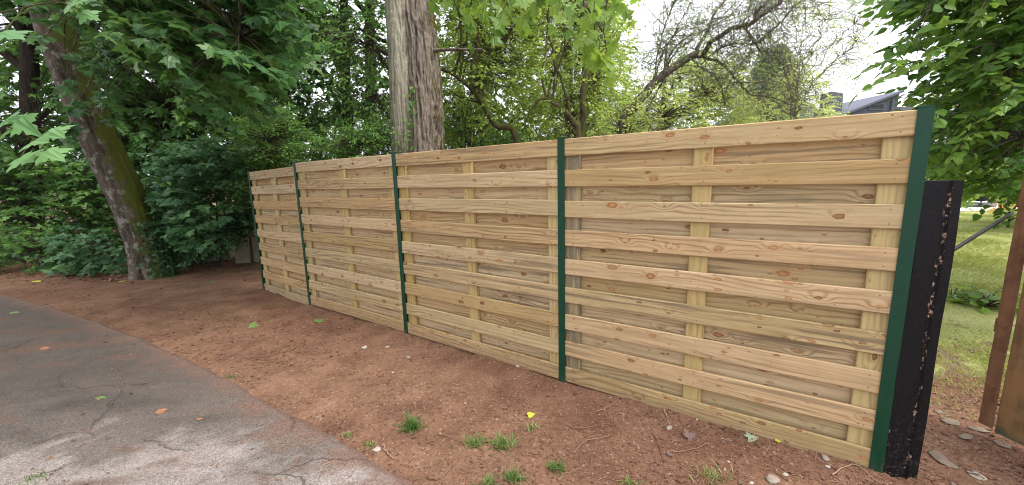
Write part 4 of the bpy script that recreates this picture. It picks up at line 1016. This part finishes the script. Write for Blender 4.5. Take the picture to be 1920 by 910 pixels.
for q in ((a[0]-.06, a[0], b[1]-.06, a[1]+.06), (b[0], b[0]+.06, b[1]-.06, a[1]+.06), (a[0], b[0], a[1], a[1]+.06), (a[0], b[0], b[1]-.06, b[1])): extr(mb, [(q[0], q[2]), (q[0], q[3]), (q[1], q[3]), (q[1], q[2])], -.05, .0, .9)
mb.build('frame', M['slate'], wn)
mb = MB(); a = hx(1672, 186); tube(mb, np.array([[a[0], -.1, a[1]-1.5], [a[0], -.1, a[1]-.6], [a[0], -.1, a[1]]]), .07, 8); mb.build('flue', M['greyrim'], house, True)
mb = MB(); l0 = hx(1405, 215); l1 = hx(1562, 200); extr(mb, [(l0[0], 0), (l0[0], l0[1]-.4), (x0, l0[1]-.4), (x0, 0)], .5, 5.); mb.build('wall', M['render'], house)
mb = MB(); zt = hx(1500, 195)[1]
V = [(l0[0]-.3, .2, l0[1]-.45), (x0, .2, l0[1]-.45), (x0, 2.7, zt+.4), (l0[0]+.9, 2.7, zt+.4), (x0, 5.3, l0[1]-.45), (l0[0]-.3, 5.3, l0[1]-.45)]
mb.add(V, [(0, 1, 2, 3), (3, 2, 4, 5), (0, 3, 5), (0, 5, 4, 1)], .4); mb.build('roof', M['slate'], house)
for wx in (.22, .5, .78):
    xx = l0[0]*(1-wx)+x0*wx; mb = MB(); box(mb, xx-.5, xx+.5, .46, .52, 1.0, 2.2); mb.build('window', M['glass'], house)
hb2 = A(1715, 330, 30.); hb2[2] = 0
ext = empty('garden_room', tuple(hb2)); tag(ext, 'low flat roofed grey outbuilding right of the slate house', 'building')
a = A(1672, 203, 30.)-hb2; b = A(1760, 203, 30.)-hb2
mb = MB(); box(mb, a[0], b[0], 0, 4, 0, a[2]-.2); mb.build('wall', M['slate'], ext)
mb = MB(); box(mb, a[0]-.3, b[0]+.3, -.3, 4.3, a[2]-.195, a[2]+.03, .9); mb.build('roof', M['greyrim'], ext)
mb = MB(); box(mb, a[0]+.8, a[0]+1.8, -.03, .02, .9, 2.1); mb.build('window', M['glass'], ext)

# covered swing chair on a round base, table and chairs by a low wall
def patio():
    c = A(1818, 394, 14.6); c[2] = .035; r0 = empty('hanging_chair', tuple(c)); tag(r0, 'dark covered hanging chair on a round grey base beyond the lawn', 'chair')
    mb = MB(); ra = np.r_[.02, .55, .62, .62, .55, .02]; za = np.r_[.0, .0, .03, .08, .10, .10]
    tube(mb, np.c_[np.zeros(6), np.zeros(6), za + np.arange(6)*1e-4], ra, 24); mb.build('base', M['greyrim'], r0, False)
    mb = MB(); tube(mb, smooth_path([(-.5, .1, .1), (-.62, .1, .8), (-.45, .1, 1.25), (.0, .0, 1.38)], 24), .025, 8); mb.build('pole', M['greyrim'], r0, True)
    mb = MB(); st = []
    prof = [(-.34, -.26), (-.2, -.34), (.2, -.34), (.34, -.26), (.36, .2), (.2, .32), (-.2, .32), (-.36, .2)]
    prism(mb, prof, [lambda p, q, z=z, k=k: (p*k+.03*math.sin(z*9), q*k, z) for z, k in ((.18, .8), (.24, .98), (.6, 1.), (.92, .95), (1.02, .7), (1.2, .25), (1.36, .08))]); mb.build('cover', M['cover'], r0, True)
    mb = MB(); w0 = A(1838, 388, 16.5); box(mb, 0, 3.2, 0, .3, 0, .52); o = mb.build('low_wall', M['walltimber']); o.location = (w0[0], w0[1], .035); tag(o, 'low tan timber edged wall at the back of the patio', 'wall')
    t0 = A(1848, 388, 15.4); t0[2] = .035; r1 = empty('garden_table', tuple(t0)); tag(r1, 'small garden table with black slanting legs by the low wall', 'table')
    mb = MB(); box(mb, -.1, .75, -.3, .3, .70, .735); mb.build('table_top', M['walltimber'], r1)
    for sx in (.05, .55):
        for sy in (-.22, .22):
            mb = MB(); tube(mb, np.array([[sx+.12, sy, .70], [sx+.06, sy, .35], [sx, sy, 0]]), .028, 6); mb.build('leg', M['cover'], r1)
patio()
shrub('flower_clump', 'orange flowering clump at the patio edge behind the gate', 1882, 12.6, [([(1862, 372), (1858, 396), (1905, 405), (1905, 372)], 12.2, 13, 60, .15, 10)], M['flower'], T_OVAL, .09, 8, .2, 81, cat='flowers')
shrub('flower_clump', 'green leafy clump below the orange flowers', 1885, 11.8, [([(1868, 392), (1866, 412), (1905, 420), (1905, 390)], 11.4, 12, 50, .12, 8)], M['lf_hedge'], T_OVAL, .09, 8, .2, 82, cat='flowers')

def broad_plant(name, label, px, py, n, ln, seed, mat, T, spread=1., cat='plant', size=.13):
    global rng
    rng = np.random.default_rng(seed); b = G(px, py); b[2] += .015; root = empty(name, tuple(b)); tag(root, label, cat); wb, lb = MB(), MB()
    a = rng.uniform(0, 2*np.pi, n); e = rng.uniform(.3, 1.3, n); d = np.stack([np.cos(a)*np.cos(e)*spread, np.sin(a)*np.cos(e)*spread, np.sin(e)], -1); L = ln*rng.uniform(.4, 1, n)
    t = np.linspace(0, 1, 5); Q = d[:, None]*(L[:, None]*t)[..., None]; Q[..., 2] -= (t**2*.35)[None]*L[:, None]*.4
    tubes_np(wb, Q, np.linspace(.004, .002, 5), 4)
    put_leaves(lb, Q[:, -1]*.9, np.c_[d[:, :2], d[:, 2]*.2-.1], np.c_[rng.normal(0, .3, (n, 2)), np.ones(n)], size*rng.uniform(.6, 1.2, n), rng.uniform(0, 1, n), T)
    wb.build('stem', M['bk_green'], root, True); lb.build('foliage', mat, root)
broad_plant('broadleaf_plant', 'broad leaved pale green plant on the lawn left of the gate', 1848, 578, 60, .30, 91, M['lf_hedge'], T_OVAL, size=.16)
broad_plant('broadleaf_plant', 'small leafy weed against the black gate post', 1784, 560, 16, .22, 92, M['lf_bush'], T_OVAL, size=.09)

# ------------------------------------------------------------------ low concrete edging in the wood
for (px, py, w, h, lab) in ((466, 448, .55, .45, 'mossy concrete block beside the far end of the fence'), (402, 440, .5, .38, 'broken concrete slab half hidden behind the maple sapling'), (375, 442, .16, .42, 'narrow concrete stub left of the broken slab')):
    c = A(px, py, 9.0 if px < 460 else 8.7); mb = MB(); z0 = float(gz(c[0], c[1]))
    prism(mb, chamfer(w, .16, .012), [lambda a, b, z=z: (a + .01*math.sin(z*9+a*7), b, z) for z in np.linspace(-.1, h, 5)]); o = mb.build('concrete_block', M['concrete']); o.location = (c[0], c[1], z0); o.rotation_euler = (.03, .02, .3); tag(o, lab, 'block')

# ------------------------------------------------------------------ litter, stones, twigs, leaves, tufts
def gsurf(x, y):
    nr = np.clip((12 - np.hypot(x, y))/5, 0, 1)
    s = gz(x, y) + nr*(.030*fbm(x*1.4, y*1.4, 0, 1) + .014*fbm(x*7, y*7, 0, 11, 4)) - .012 + foot(x, y)
    dd = edge_x(y) + enoise(y) - x
    r = gz(x, y) + .012 + np.minimum(0, (dd-.10)*.32)
    return np.where(dd > 0, np.maximum(s, r), s)

rng = np.random.default_rng(500)
def fence_side(x, y):
    """True on the drive side of the fence line"""
    l = np.interp(x, S[::-1, 0], S[::-1, 1], left=9., right=1.9); return y < l - .03
def litter(n, smin, smax, ylo, yhi, seed):
    r = np.random.default_rng(seed); 
    px = r.uniform(-60, 1990, n*3); py = 455 + (1000-455)*r.uniform(0, 1, n*3)**.75
    xr = (px-960)/FOC; yr = (455-py)/FOC; x = xr*cr - yr*sr; y = xr*sr + yr*cr; d = np.stack([x, cp+y*sp, -sp+y*cp], -1)
    t = -CAMH/np.minimum(d[:, 2], -.05); p = d*t[:, None]; x, y = p[:, 0], p[:, 1]
    ok = (y > ylo) & (y < yhi) & (x > -9.5) & (x < 6) & (fence_side(x, y) | (x > 1.75)) & ((edge_x(y) - x < 0) | (r.uniform(0, 1, n*3) < .05)) & (vn(x*2.3, y*2.3, 0, 77) + .5*vn(x*6, y*6, 0, 78) > r.uniform(-1., .9, n*3))
    ok &= ~((x > 2.4) & (y > 3.4))
    x, y = x[ok][:n], y[ok][:n]; return x, y
lb = MB()
x, y = litter(44000, 0, 0, 1.2, 8.5, 1); n = len(x); z = gsurf(x, y) + .003
a = rng.uniform(0, 2*np.pi, n); tip = np.stack([np.cos(a), np.sin(a), rng.normal(0, .18, n)], -1); nor = np.c_[rng.normal(0, .4, (n, 2)), np.ones(n)]
dist = np.hypot(x, y); sz = rng.lognormal(-4.5, .5, n)*np.clip(dist/3, .75, 1.6)
CH = [(np.array([(0, -.18, 0), (.9, -.12, .02), (1., .14, .0), (.1, .2, .05)])[:, [1, 0, 2]], [[0, 1, 2, 3]]), (np.array([(0, -.05, 0), (1.5, -.03, .06), (1.5, .03, .06), (0, .05, 0)])[:, [1, 0, 2]], [[0, 1, 2, 3]]), (np.array([(0, -.3, 0), (.5, -.36, .1), (.8, .1, .0), (.3, .4, .08)])[:, [1, 0, 2]], [[0, 1, 2, 3]])]
put_leaves(lb, np.c_[x, y, z], tip, nor, sz, np.clip(rng.beta(1.6, 2.2, n), 0, 1), CH)
k = rng.choice(n, 1500); TH = [(np.array([(0, -.022, 0), (.5, -.02, .06), (1., -.008, .02), (1., .008, .02), (.5, .02, .06), (0, .022, 0)])[:, [1, 0, 2]] + np.array([[0, 0, 0], [.05, 0, 0], [0, 0, 0], [0, 0, 0], [.05, 0, 0], [0, 0, 0]]), [[0, 1, 2, 3, 4, 5]])]
put_leaves(lb, np.c_[x, y, z][k], tip[k], nor[k], rng.uniform(.025, .085, len(k)), rng.uniform(.2, 1, len(k)), TH)
tag(lb.build('mulch_litter', M['litter']), 'loose bark chips and needles scattered over the red brown soil', 'litter', kind='stuff')
# small gravel
def stone_mesh(mb, c, s, seed, flat=.6, tint=.5, res=(8, 6)):
    r = np.random.default_rng(seed); nu, nvv = res; u = np.linspace(0, 2*np.pi, nu, endpoint=False); v = np.linspace(-np.pi/2, np.pi/2, nvv)
    U, Vv = np.meshgrid(u, v); P = np.stack([np.cos(U)*np.cos(Vv), np.sin(U)*np.cos(Vv), np.sin(Vv)], -1)
    k = 1 + .55*vn(P[..., 0]*1.5+seed, P[..., 1]*1.5, P[..., 2]*1.5, 5); P = P*k[..., None]*s*np.array([1, r.uniform(.55, .9), flat]); an = r.uniform(0, 6.28)
    P = np.stack([P[..., 0]*math.cos(an)-P[..., 1]*math.sin(an), P[..., 0]*math.sin(an)+P[..., 1]*math.cos(an), P[..., 2]], -1) + np.asarray(c)
    i = np.arange(nvv-1)[:, None]*nu; j = np.arange(nu)[None]; kk = (j+1) % nu; mb.quads(P, np.stack([i+j, i+kk, i+nu+kk, i+nu+j], -1), tint)
gb = MB(); x, y = litter(170, 0, 0, 1.4, 5.5, 4); z = gsurf(x, y)
for i in range(len(x)): stone_mesh(gb, (x[i], y[i], z[i]+.002), rng.lognormal(-5.2, .45), i, .7, rng.uniform(.0, .85), (6, 5))
tag(gb.build('gravel', M['stone'], None, True), 'small pale gravel bits in the soil along the fence foot', 'gravel', kind='stuff')

def loose(name, label, cat, mat, px, py, mk, group=None, dz=0., smooth=True):
    p = G(px, py); p[2] = float(gsurf(p[0], p[1])) + dz; mb = MB(); mk(mb); o = mb.build(name, M[mat], None, smooth); o.location = tuple(p); tag(o, label, cat, group); return o
ST = 'loose stones on the red soil'
stones = [(683, 654, .030, .9, 'white flat stone on the soil below the third fence panel from the right'), (726, 652, .026, .6, 'buff stone right of the white stone near the second panel'), (707, 838, .024, 1., 'small white stone by the tip of the asphalt'),
          (765, 668, .024, .55, 'pinkish stone just in front of the green post of the long panels'), (737, 697, .013, .9, 'tiny white stone between the asphalt and the fence'), (1449, 899, .038, .55, 'brown angular stone at the bottom edge below the right panel'), (1473, 888, .015, .95, 'white stone at the bottom edge near the right panel'),
          (1551, 881, .015, 1., 'bright white stone nearest the last green post'), (1409, 904, .014, 1., 'white pebble at the bottom edge left of the brown stone'), (1255, 803, .026, .6, 'grey stone below the middle of the right panel'), (971, 691, .022, .8, 'pale stone at the foot of the fence left of the tall green post'),
          (1138, 735, .018, .7, 'pale pebble pair at the foot of the right panel'), (1366, 867, .010, 1., 'white pebble below the grey green leaf'), (1546, 868, .03, .5, 'tan stone behind the bright white stone')]
for i, (px, py, s, ti, lab) in enumerate(stones): loose('stone', lab, 'stone', 'stone', px, py, lambda mb, s=s, i=i, ti=ti: stone_mesh(mb, (0, 0, s*.15), s, 40+i, .38, ti*.85, (9, 6)), ST)
FS = 'flat stones in the dirt by the gate'
for i, (px, py, s, lab) in enumerate([(1768, 858, .06, 'largest flat stone in the dirt between black post and gate'), (1838, 805, .045, 'flat stone just under the gate corner'), (1812, 818, .035, 'small flat stone left of the gate corner'), (1786, 790, .04, 'flat stone at the edge of the lawn'), (1878, 830, .035, 'flat stone under the gate near the right edge'), (1763, 770, .025, 'small pale stone by the lawn'), (1833, 888, .032, 'pale pointed stone at the bottom right')]):
    loose('flat_stone', lab, 'stone', 'flag' if i != 6 else 'stone', px, py, lambda mb, s=s, i=i: stone_mesh(mb, (0, 0, .004), s, 90+i, .16, .6, (20, 9)), FS)

def leaf_obj(px, py, mat, size, lab, T, ang, name='fallen_leaf', curl=.35):
    global rng
    rng = np.random.default_rng(int(px*7+py))
    def mk(mb): put_leaves(mb, np.zeros((1, 3)), np.array([[math.cos(ang), math.sin(ang), .08]]), np.array([[curl*.5, -curl, 1.]]), np.array([size]), np.array([.5]), T)
    loose(name, lab, 'leaf', mat, px, py, mk, 'fallen leaves', .012, False)
leaf_obj(990, 779, 'lf_fallen_yellow', .05, 'bright yellow fallen leaf on the soil by the grass tufts', T_HEART, .3); leaf_obj(1452, 836, 'lf_fallen_yellow', .05, 'yellow green fallen leaf at the foot of the right panel', T_OVAL, .2)
leaf_obj(1402, 830, 'lf_fallen_grey', .07, 'grey green fallen maple leaf below the right panel', T_MAPLE, .1); leaf_obj(1290, 826, 'lf_fallen_brown', .075, 'crumpled purple brown dead leaf below the right panel', T_MAPLE, .5, curl=.8)
leaf_obj(75, 658, 'lf_fallen_orange', .085, 'orange dead leaf on the asphalt at the left', T_OVAL, .1, curl=.8); leaf_obj(291, 781, 'lf_fallen_orange', .07, 'curled orange brown leaf on the middle of the asphalt', T_OVAL, .7, curl=1.2)
leaf_obj(369, 792, 'lf_fallen_orange', .04, 'small tan leaf on the asphalt right of the curled leaf', T_OVAL, .2); leaf_obj(178, 752, 'lf_fallen_green', .075, 'green fallen leaf on the middle of the asphalt', T_OVAL, .1, curl=.7)
leaf_obj(18, 590, 'lf_fallen_green', .11, 'yellowish fallen leaf on the dark asphalt far left', T_OVAL, .2); leaf_obj(468, 612, 'lf_fallen_green', .11, 'green fallen leaf on the soil left of the fence', T_MAPLE, .3); leaf_obj(595, 603, 'lf_fallen_green', .10, 'green fallen leaf at the foot of the second panel', T_MAPLE, 1.2)
leaf_obj(392, 529, 'lf_fallen_green', .15, 'green fallen leaf on the shaded soil near the leaning trunk', T_MAPLES, .5); leaf_obj(222, 527, 'lf_fallen_yellow', .18, 'yellow leaf on the ground before the leaning trunk', T_OVAL, .3); leaf_obj(60, 528, 'lf_fallen_yellow', .16, 'yellowish leaf at the edge of the far drive', T_OVAL, .1)
leaf_obj(735, 624, 'lf_fallen_orange', .10, 'dry tan leaf leaning on the fence foot by the second post', T_OVAL, 2., curl=1.2); leaf_obj(1262, 858, 'lf_fallen_brown', .045, 'small dark leaf on the soil below the right panel', T_OVAL, 2.2)

TW = 'dry twigs on the soil'
def twig_obj(pts, r, lab, ti=.6, fork=None):
    P = [G(*p) for p in pts]; P = np.array([[p[0], p[1], float(gsurf(p[0], p[1])) + .006 + r] for p in P]); c = P[0].copy(); mb = MB()
    q = smooth_path(P-c, 14); q[1:-1] += np.random.default_rng(int(pts[0][0])).normal(0, r*.8, (12, 3)); tube(mb, q, np.linspace(r, r*.45, 14), 6, ti)
    if fork: f = np.array([G(*p) for p in fork]); f[:, 2] = gsurf(f[:, 0], f[:, 1])+.008; tube(mb, smooth_path(f-c, 8), np.linspace(r*.7, r*.3, 8), 5, ti)
    o = mb.build('twig', M['twig'], None, True); o.location = tuple(c); tag(o, lab, 'twig', TW)
twig_obj([(718, 832), (728, 850), (742, 856)], .005, 'short pale twig by the tip of the asphalt', .8); twig_obj([(1075, 850), (1100, 830), (1140, 820)], .004, 'long thin twig pointing at the right panel', .5)
twig_obj([(1062, 795), (1085, 803), (1115, 800), (1138, 798)], .004, 'curved thin twig below the green post of the right panel', .4, [(1085, 803), (1070, 790)]); twig_obj([(1225, 812), (1235, 835), (1245, 866)], .0045, 'dark twig standing across the soil under the right panel', .25, [(1235, 835), (1250, 826)])
twig_obj([(800, 828), (815, 822), (822, 812), (870, 828)], .004, 'forked twig between the grass tufts', .4, [(815, 822), (812, 838)]); twig_obj([(1250, 850), (1290, 845), (1330, 836)], .003, 'fine straight twig below the purple brown leaf', .6)
twig_obj([(530, 660), (548, 656), (566, 640)], .006, 'dark twig on the soil left of the white stone', .2); twig_obj([(1246, 776), (1252, 790), (1258, 800)], .004, 'pale twig at the foot of the right panel', .85); twig_obj([(1118, 770), (1140, 762), (1160, 752)], .003, 'thin pale twig near the tall green post', .8)
twig_obj([(1560, 895), (1600, 880), (1640, 905)], .003, 'dry stalks at the foot of the last green post', .9); twig_obj([(1478, 900), (1452, 884), (1420, 878)], .004, 'brown twig near the bottom edge under the right panel', .3); twig_obj([(800, 890), (812, 896), (828, 894)], .005, 'short brown twig at the bottom edge', .3)
twig_obj([(205, 528), (230, 518), (262, 512)], .016, 'pale fallen stick in front of the leaning trunk', .9); twig_obj([(96, 400), (104, 430), (112, 470)], .012, 'pale broken stick in the undergrowth', .9)

GT = 'grass tufts growing through the soil'
def tuft(px, py, n, h, sp, seed, lab, mu=.35):
    r = np.random.default_rng(seed); mb = MB(); t = np.linspace(0, 1, 5)
    for i in range(n):
        a = r.uniform(0, 6.28); e = r.uniform(.5, 1.45); L = h*r.uniform(.45, 1.15); b = np.array([r.normal(0, sp), r.normal(0, sp*.7), 0]); d = np.array([math.cos(a)*math.cos(e), math.sin(a)*math.cos(e), math.sin(e)])
        P = b + d*(L*t)[:, None]; P[:, 2] -= t**2*L*r.uniform(.1, .6); P[:, 2] = np.maximum(P[:, 2], .002); w = .0026*r.uniform(.7, 1.3); s = nrm(np.cross(d, [0, 0, 1.]))
        ww = w*np.array([1, 1, .85, .55, .08]); V = np.concatenate([P - s*ww[:, None], P + s*ww[:, None]]); q = [(k, k+1, 6+k, 5+k) for k in range(4)]
        mb.quads(V, q, float(np.clip(r.normal(mu, .2), 0, 1)))
    p = G(px, py); p[2] = float(gsurf(p[0], p[1])) - .004; o = mb.build('grass_tuft', M['grass']); o.location = tuple(p); tag(o, lab, 'grass tuft', GT)
tuft(771, 799, 150, .13, .026, 1, 'densest dark green grass tuft right of the asphalt tip', .2); tuft(893, 830, 90, .08, .03, 2, 'low grass tuft left of the yellow leaf', .5); tuft(943, 832, 130, .10, .035, 3, 'pale wide grass tuft below the yellow leaf', .6)
tuft(1042, 874, 90, .07, .02, 4, 'small grass tuft at the right of the tuft row', .4); tuft(963, 893, 110, .075, .028, 5, 'grass tuft at the bottom edge below the wide tuft', .4); tuft(915, 905, 60, .06, .02, 6, 'small grass tuft cut by the bottom edge', .45)
tuft(692, 828, 60, .045, .022, 7, 'yellowish sparse tuft nearest the asphalt tip', .7); tuft(655, 812, 50, .045, .022, 8, 'faint tuft on the edge of the asphalt', .75); tuft(997, 800, 26, .09, .02, 9, 'thin upright stalks beside the yellow leaf', .8); tuft(436, 708, 30, .05, .02, 10, 'tiny green tuft on the soil edge left of centre', .3)
tuft(1335, 893, 90, .08, .05, 11, 'straggly dry tuft under the right panel', .9); tuft(60, 903, 34, .05, .035, 12, 'grass patch on the asphalt at the bottom left corner', .45); tuft(1183, 905, 50, .05, .02, 13, 'small pale tuft at the bottom edge under the right panel', .7)

# ground ivy and low weeds at the wood edge
rng = np.random.default_rng(600); lb = MB(); n = 3000
px = rng.uniform(-150, 470, n); py = np.interp(px, [-150, 100, 240, 320, 420, 480], [492, 498, 510, 505, 482, 462]) - np.abs(rng.normal(0, 14, n)); P = np.array([G(a, b) for a, b in zip(px, py)]); P[:, 2] += rng.uniform(.02, .18, n)
put_leaves(lb, P, np.c_[rng.normal(0, 1, (n, 2)), rng.normal(-.1, .3, n)], np.c_[rng.normal(0, .4, (n, 2)), np.ones(n)], .06*rng.uniform(.5, 1.3, n), rng.uniform(0, 1, n), T_MAPLES)
tag(lb.build('ground_ivy', M['lf_under']), 'low ivy and weeds along the edge of the wood', 'ground cover', kind='stuff')
# dead leaves at the wood edge
lb = MB(); n = 900; px = rng.uniform(-150, 480, n); py = np.interp(px, [-150, 100, 260, 420, 480], [512, 516, 515, 485, 470]) + rng.normal(0, 9, n); P = np.array([G(a, b) for a, b in zip(px, py)]); P[:, 2] += .012
put_leaves(lb, P, np.c_[rng.normal(0, 1, (n, 2)), rng.normal(0, .2, n)], np.c_[rng.normal(0, .4, (n, 2)), np.ones(n)], .06*rng.uniform(.5, 1.3, n), np.clip(rng.beta(2, 1.5, n), 0, 1), T_OVAL)
tag(lb.build('leaf_litter', M['litter']), 'dry dead leaves along the edge of the wood', 'leaf litter', kind='stuff')

# lawn blades where the lawn shows beside the gate post
n = 90000; yv = 2.2 + 11*rng.uniform(0, 1, n)**2.0; xv = yv*rng.uniform(.92, 1.5, n)
ed = yv - lawn_edge(xv); k = (ed > -.35) & (rng.uniform(0, 1, n) < np.clip((ed+.35)/1.3, .04, 1)) & (vn(xv*2.6, yv*2.6, 0, 91) + .5*vn(xv*7, yv*7, 0, 92) > rng.uniform(-1.5, .7, n)); xv, yv = xv[k], yv[k]; n = len(xv)
b = np.c_[xv, yv, gz(xv, yv) + .012]; hgt = .62*np.clip(.035 + .03*vn(xv*1.3, yv*1.3, 0, 93) + rng.normal(0, .01, n), .012, .12)*np.clip(yv/4, .9, 1.6)
a = rng.uniform(0, 6.28, n); d = np.stack([np.cos(a)*.6, np.sin(a)*.6, np.ones(n)], -1)*hgt[:, None]; s = np.stack([-np.sin(a), np.cos(a), a*0], -1)*(.0022*np.clip(yv/3, 1, 3))[:, None]
V = np.stack([b-s, b+s, b+d*.6+s*.7, b+d+np.c_[np.cos(a), np.sin(a), a*0]*hgt[:, None]*.4, b+d*.6-s*.7], 1); lb = MB()
lb.add_np(V, np.array([0, 1, 2, 3, 4])[None] + (np.arange(n)*5)[:, None], np.full(n, 5), np.clip(rng.normal(.5, .22, n) + .25*vn(xv*1.1, yv*1.1, 0, 95), 0, 1))
tag(lb.build('lawn_grass', M['lawngrass']), 'short mossy lawn grass beyond the gate', 'grass', kind='stuff')
def tall_tuft(px, py, n, h, sp, seed, lab):
    tuft(px, py, n, h, sp, seed, lab, .5)
tall_tuft(1815, 560, 260, .26, .07, 14, 'tall pale grass clump on the lawn by the black post')
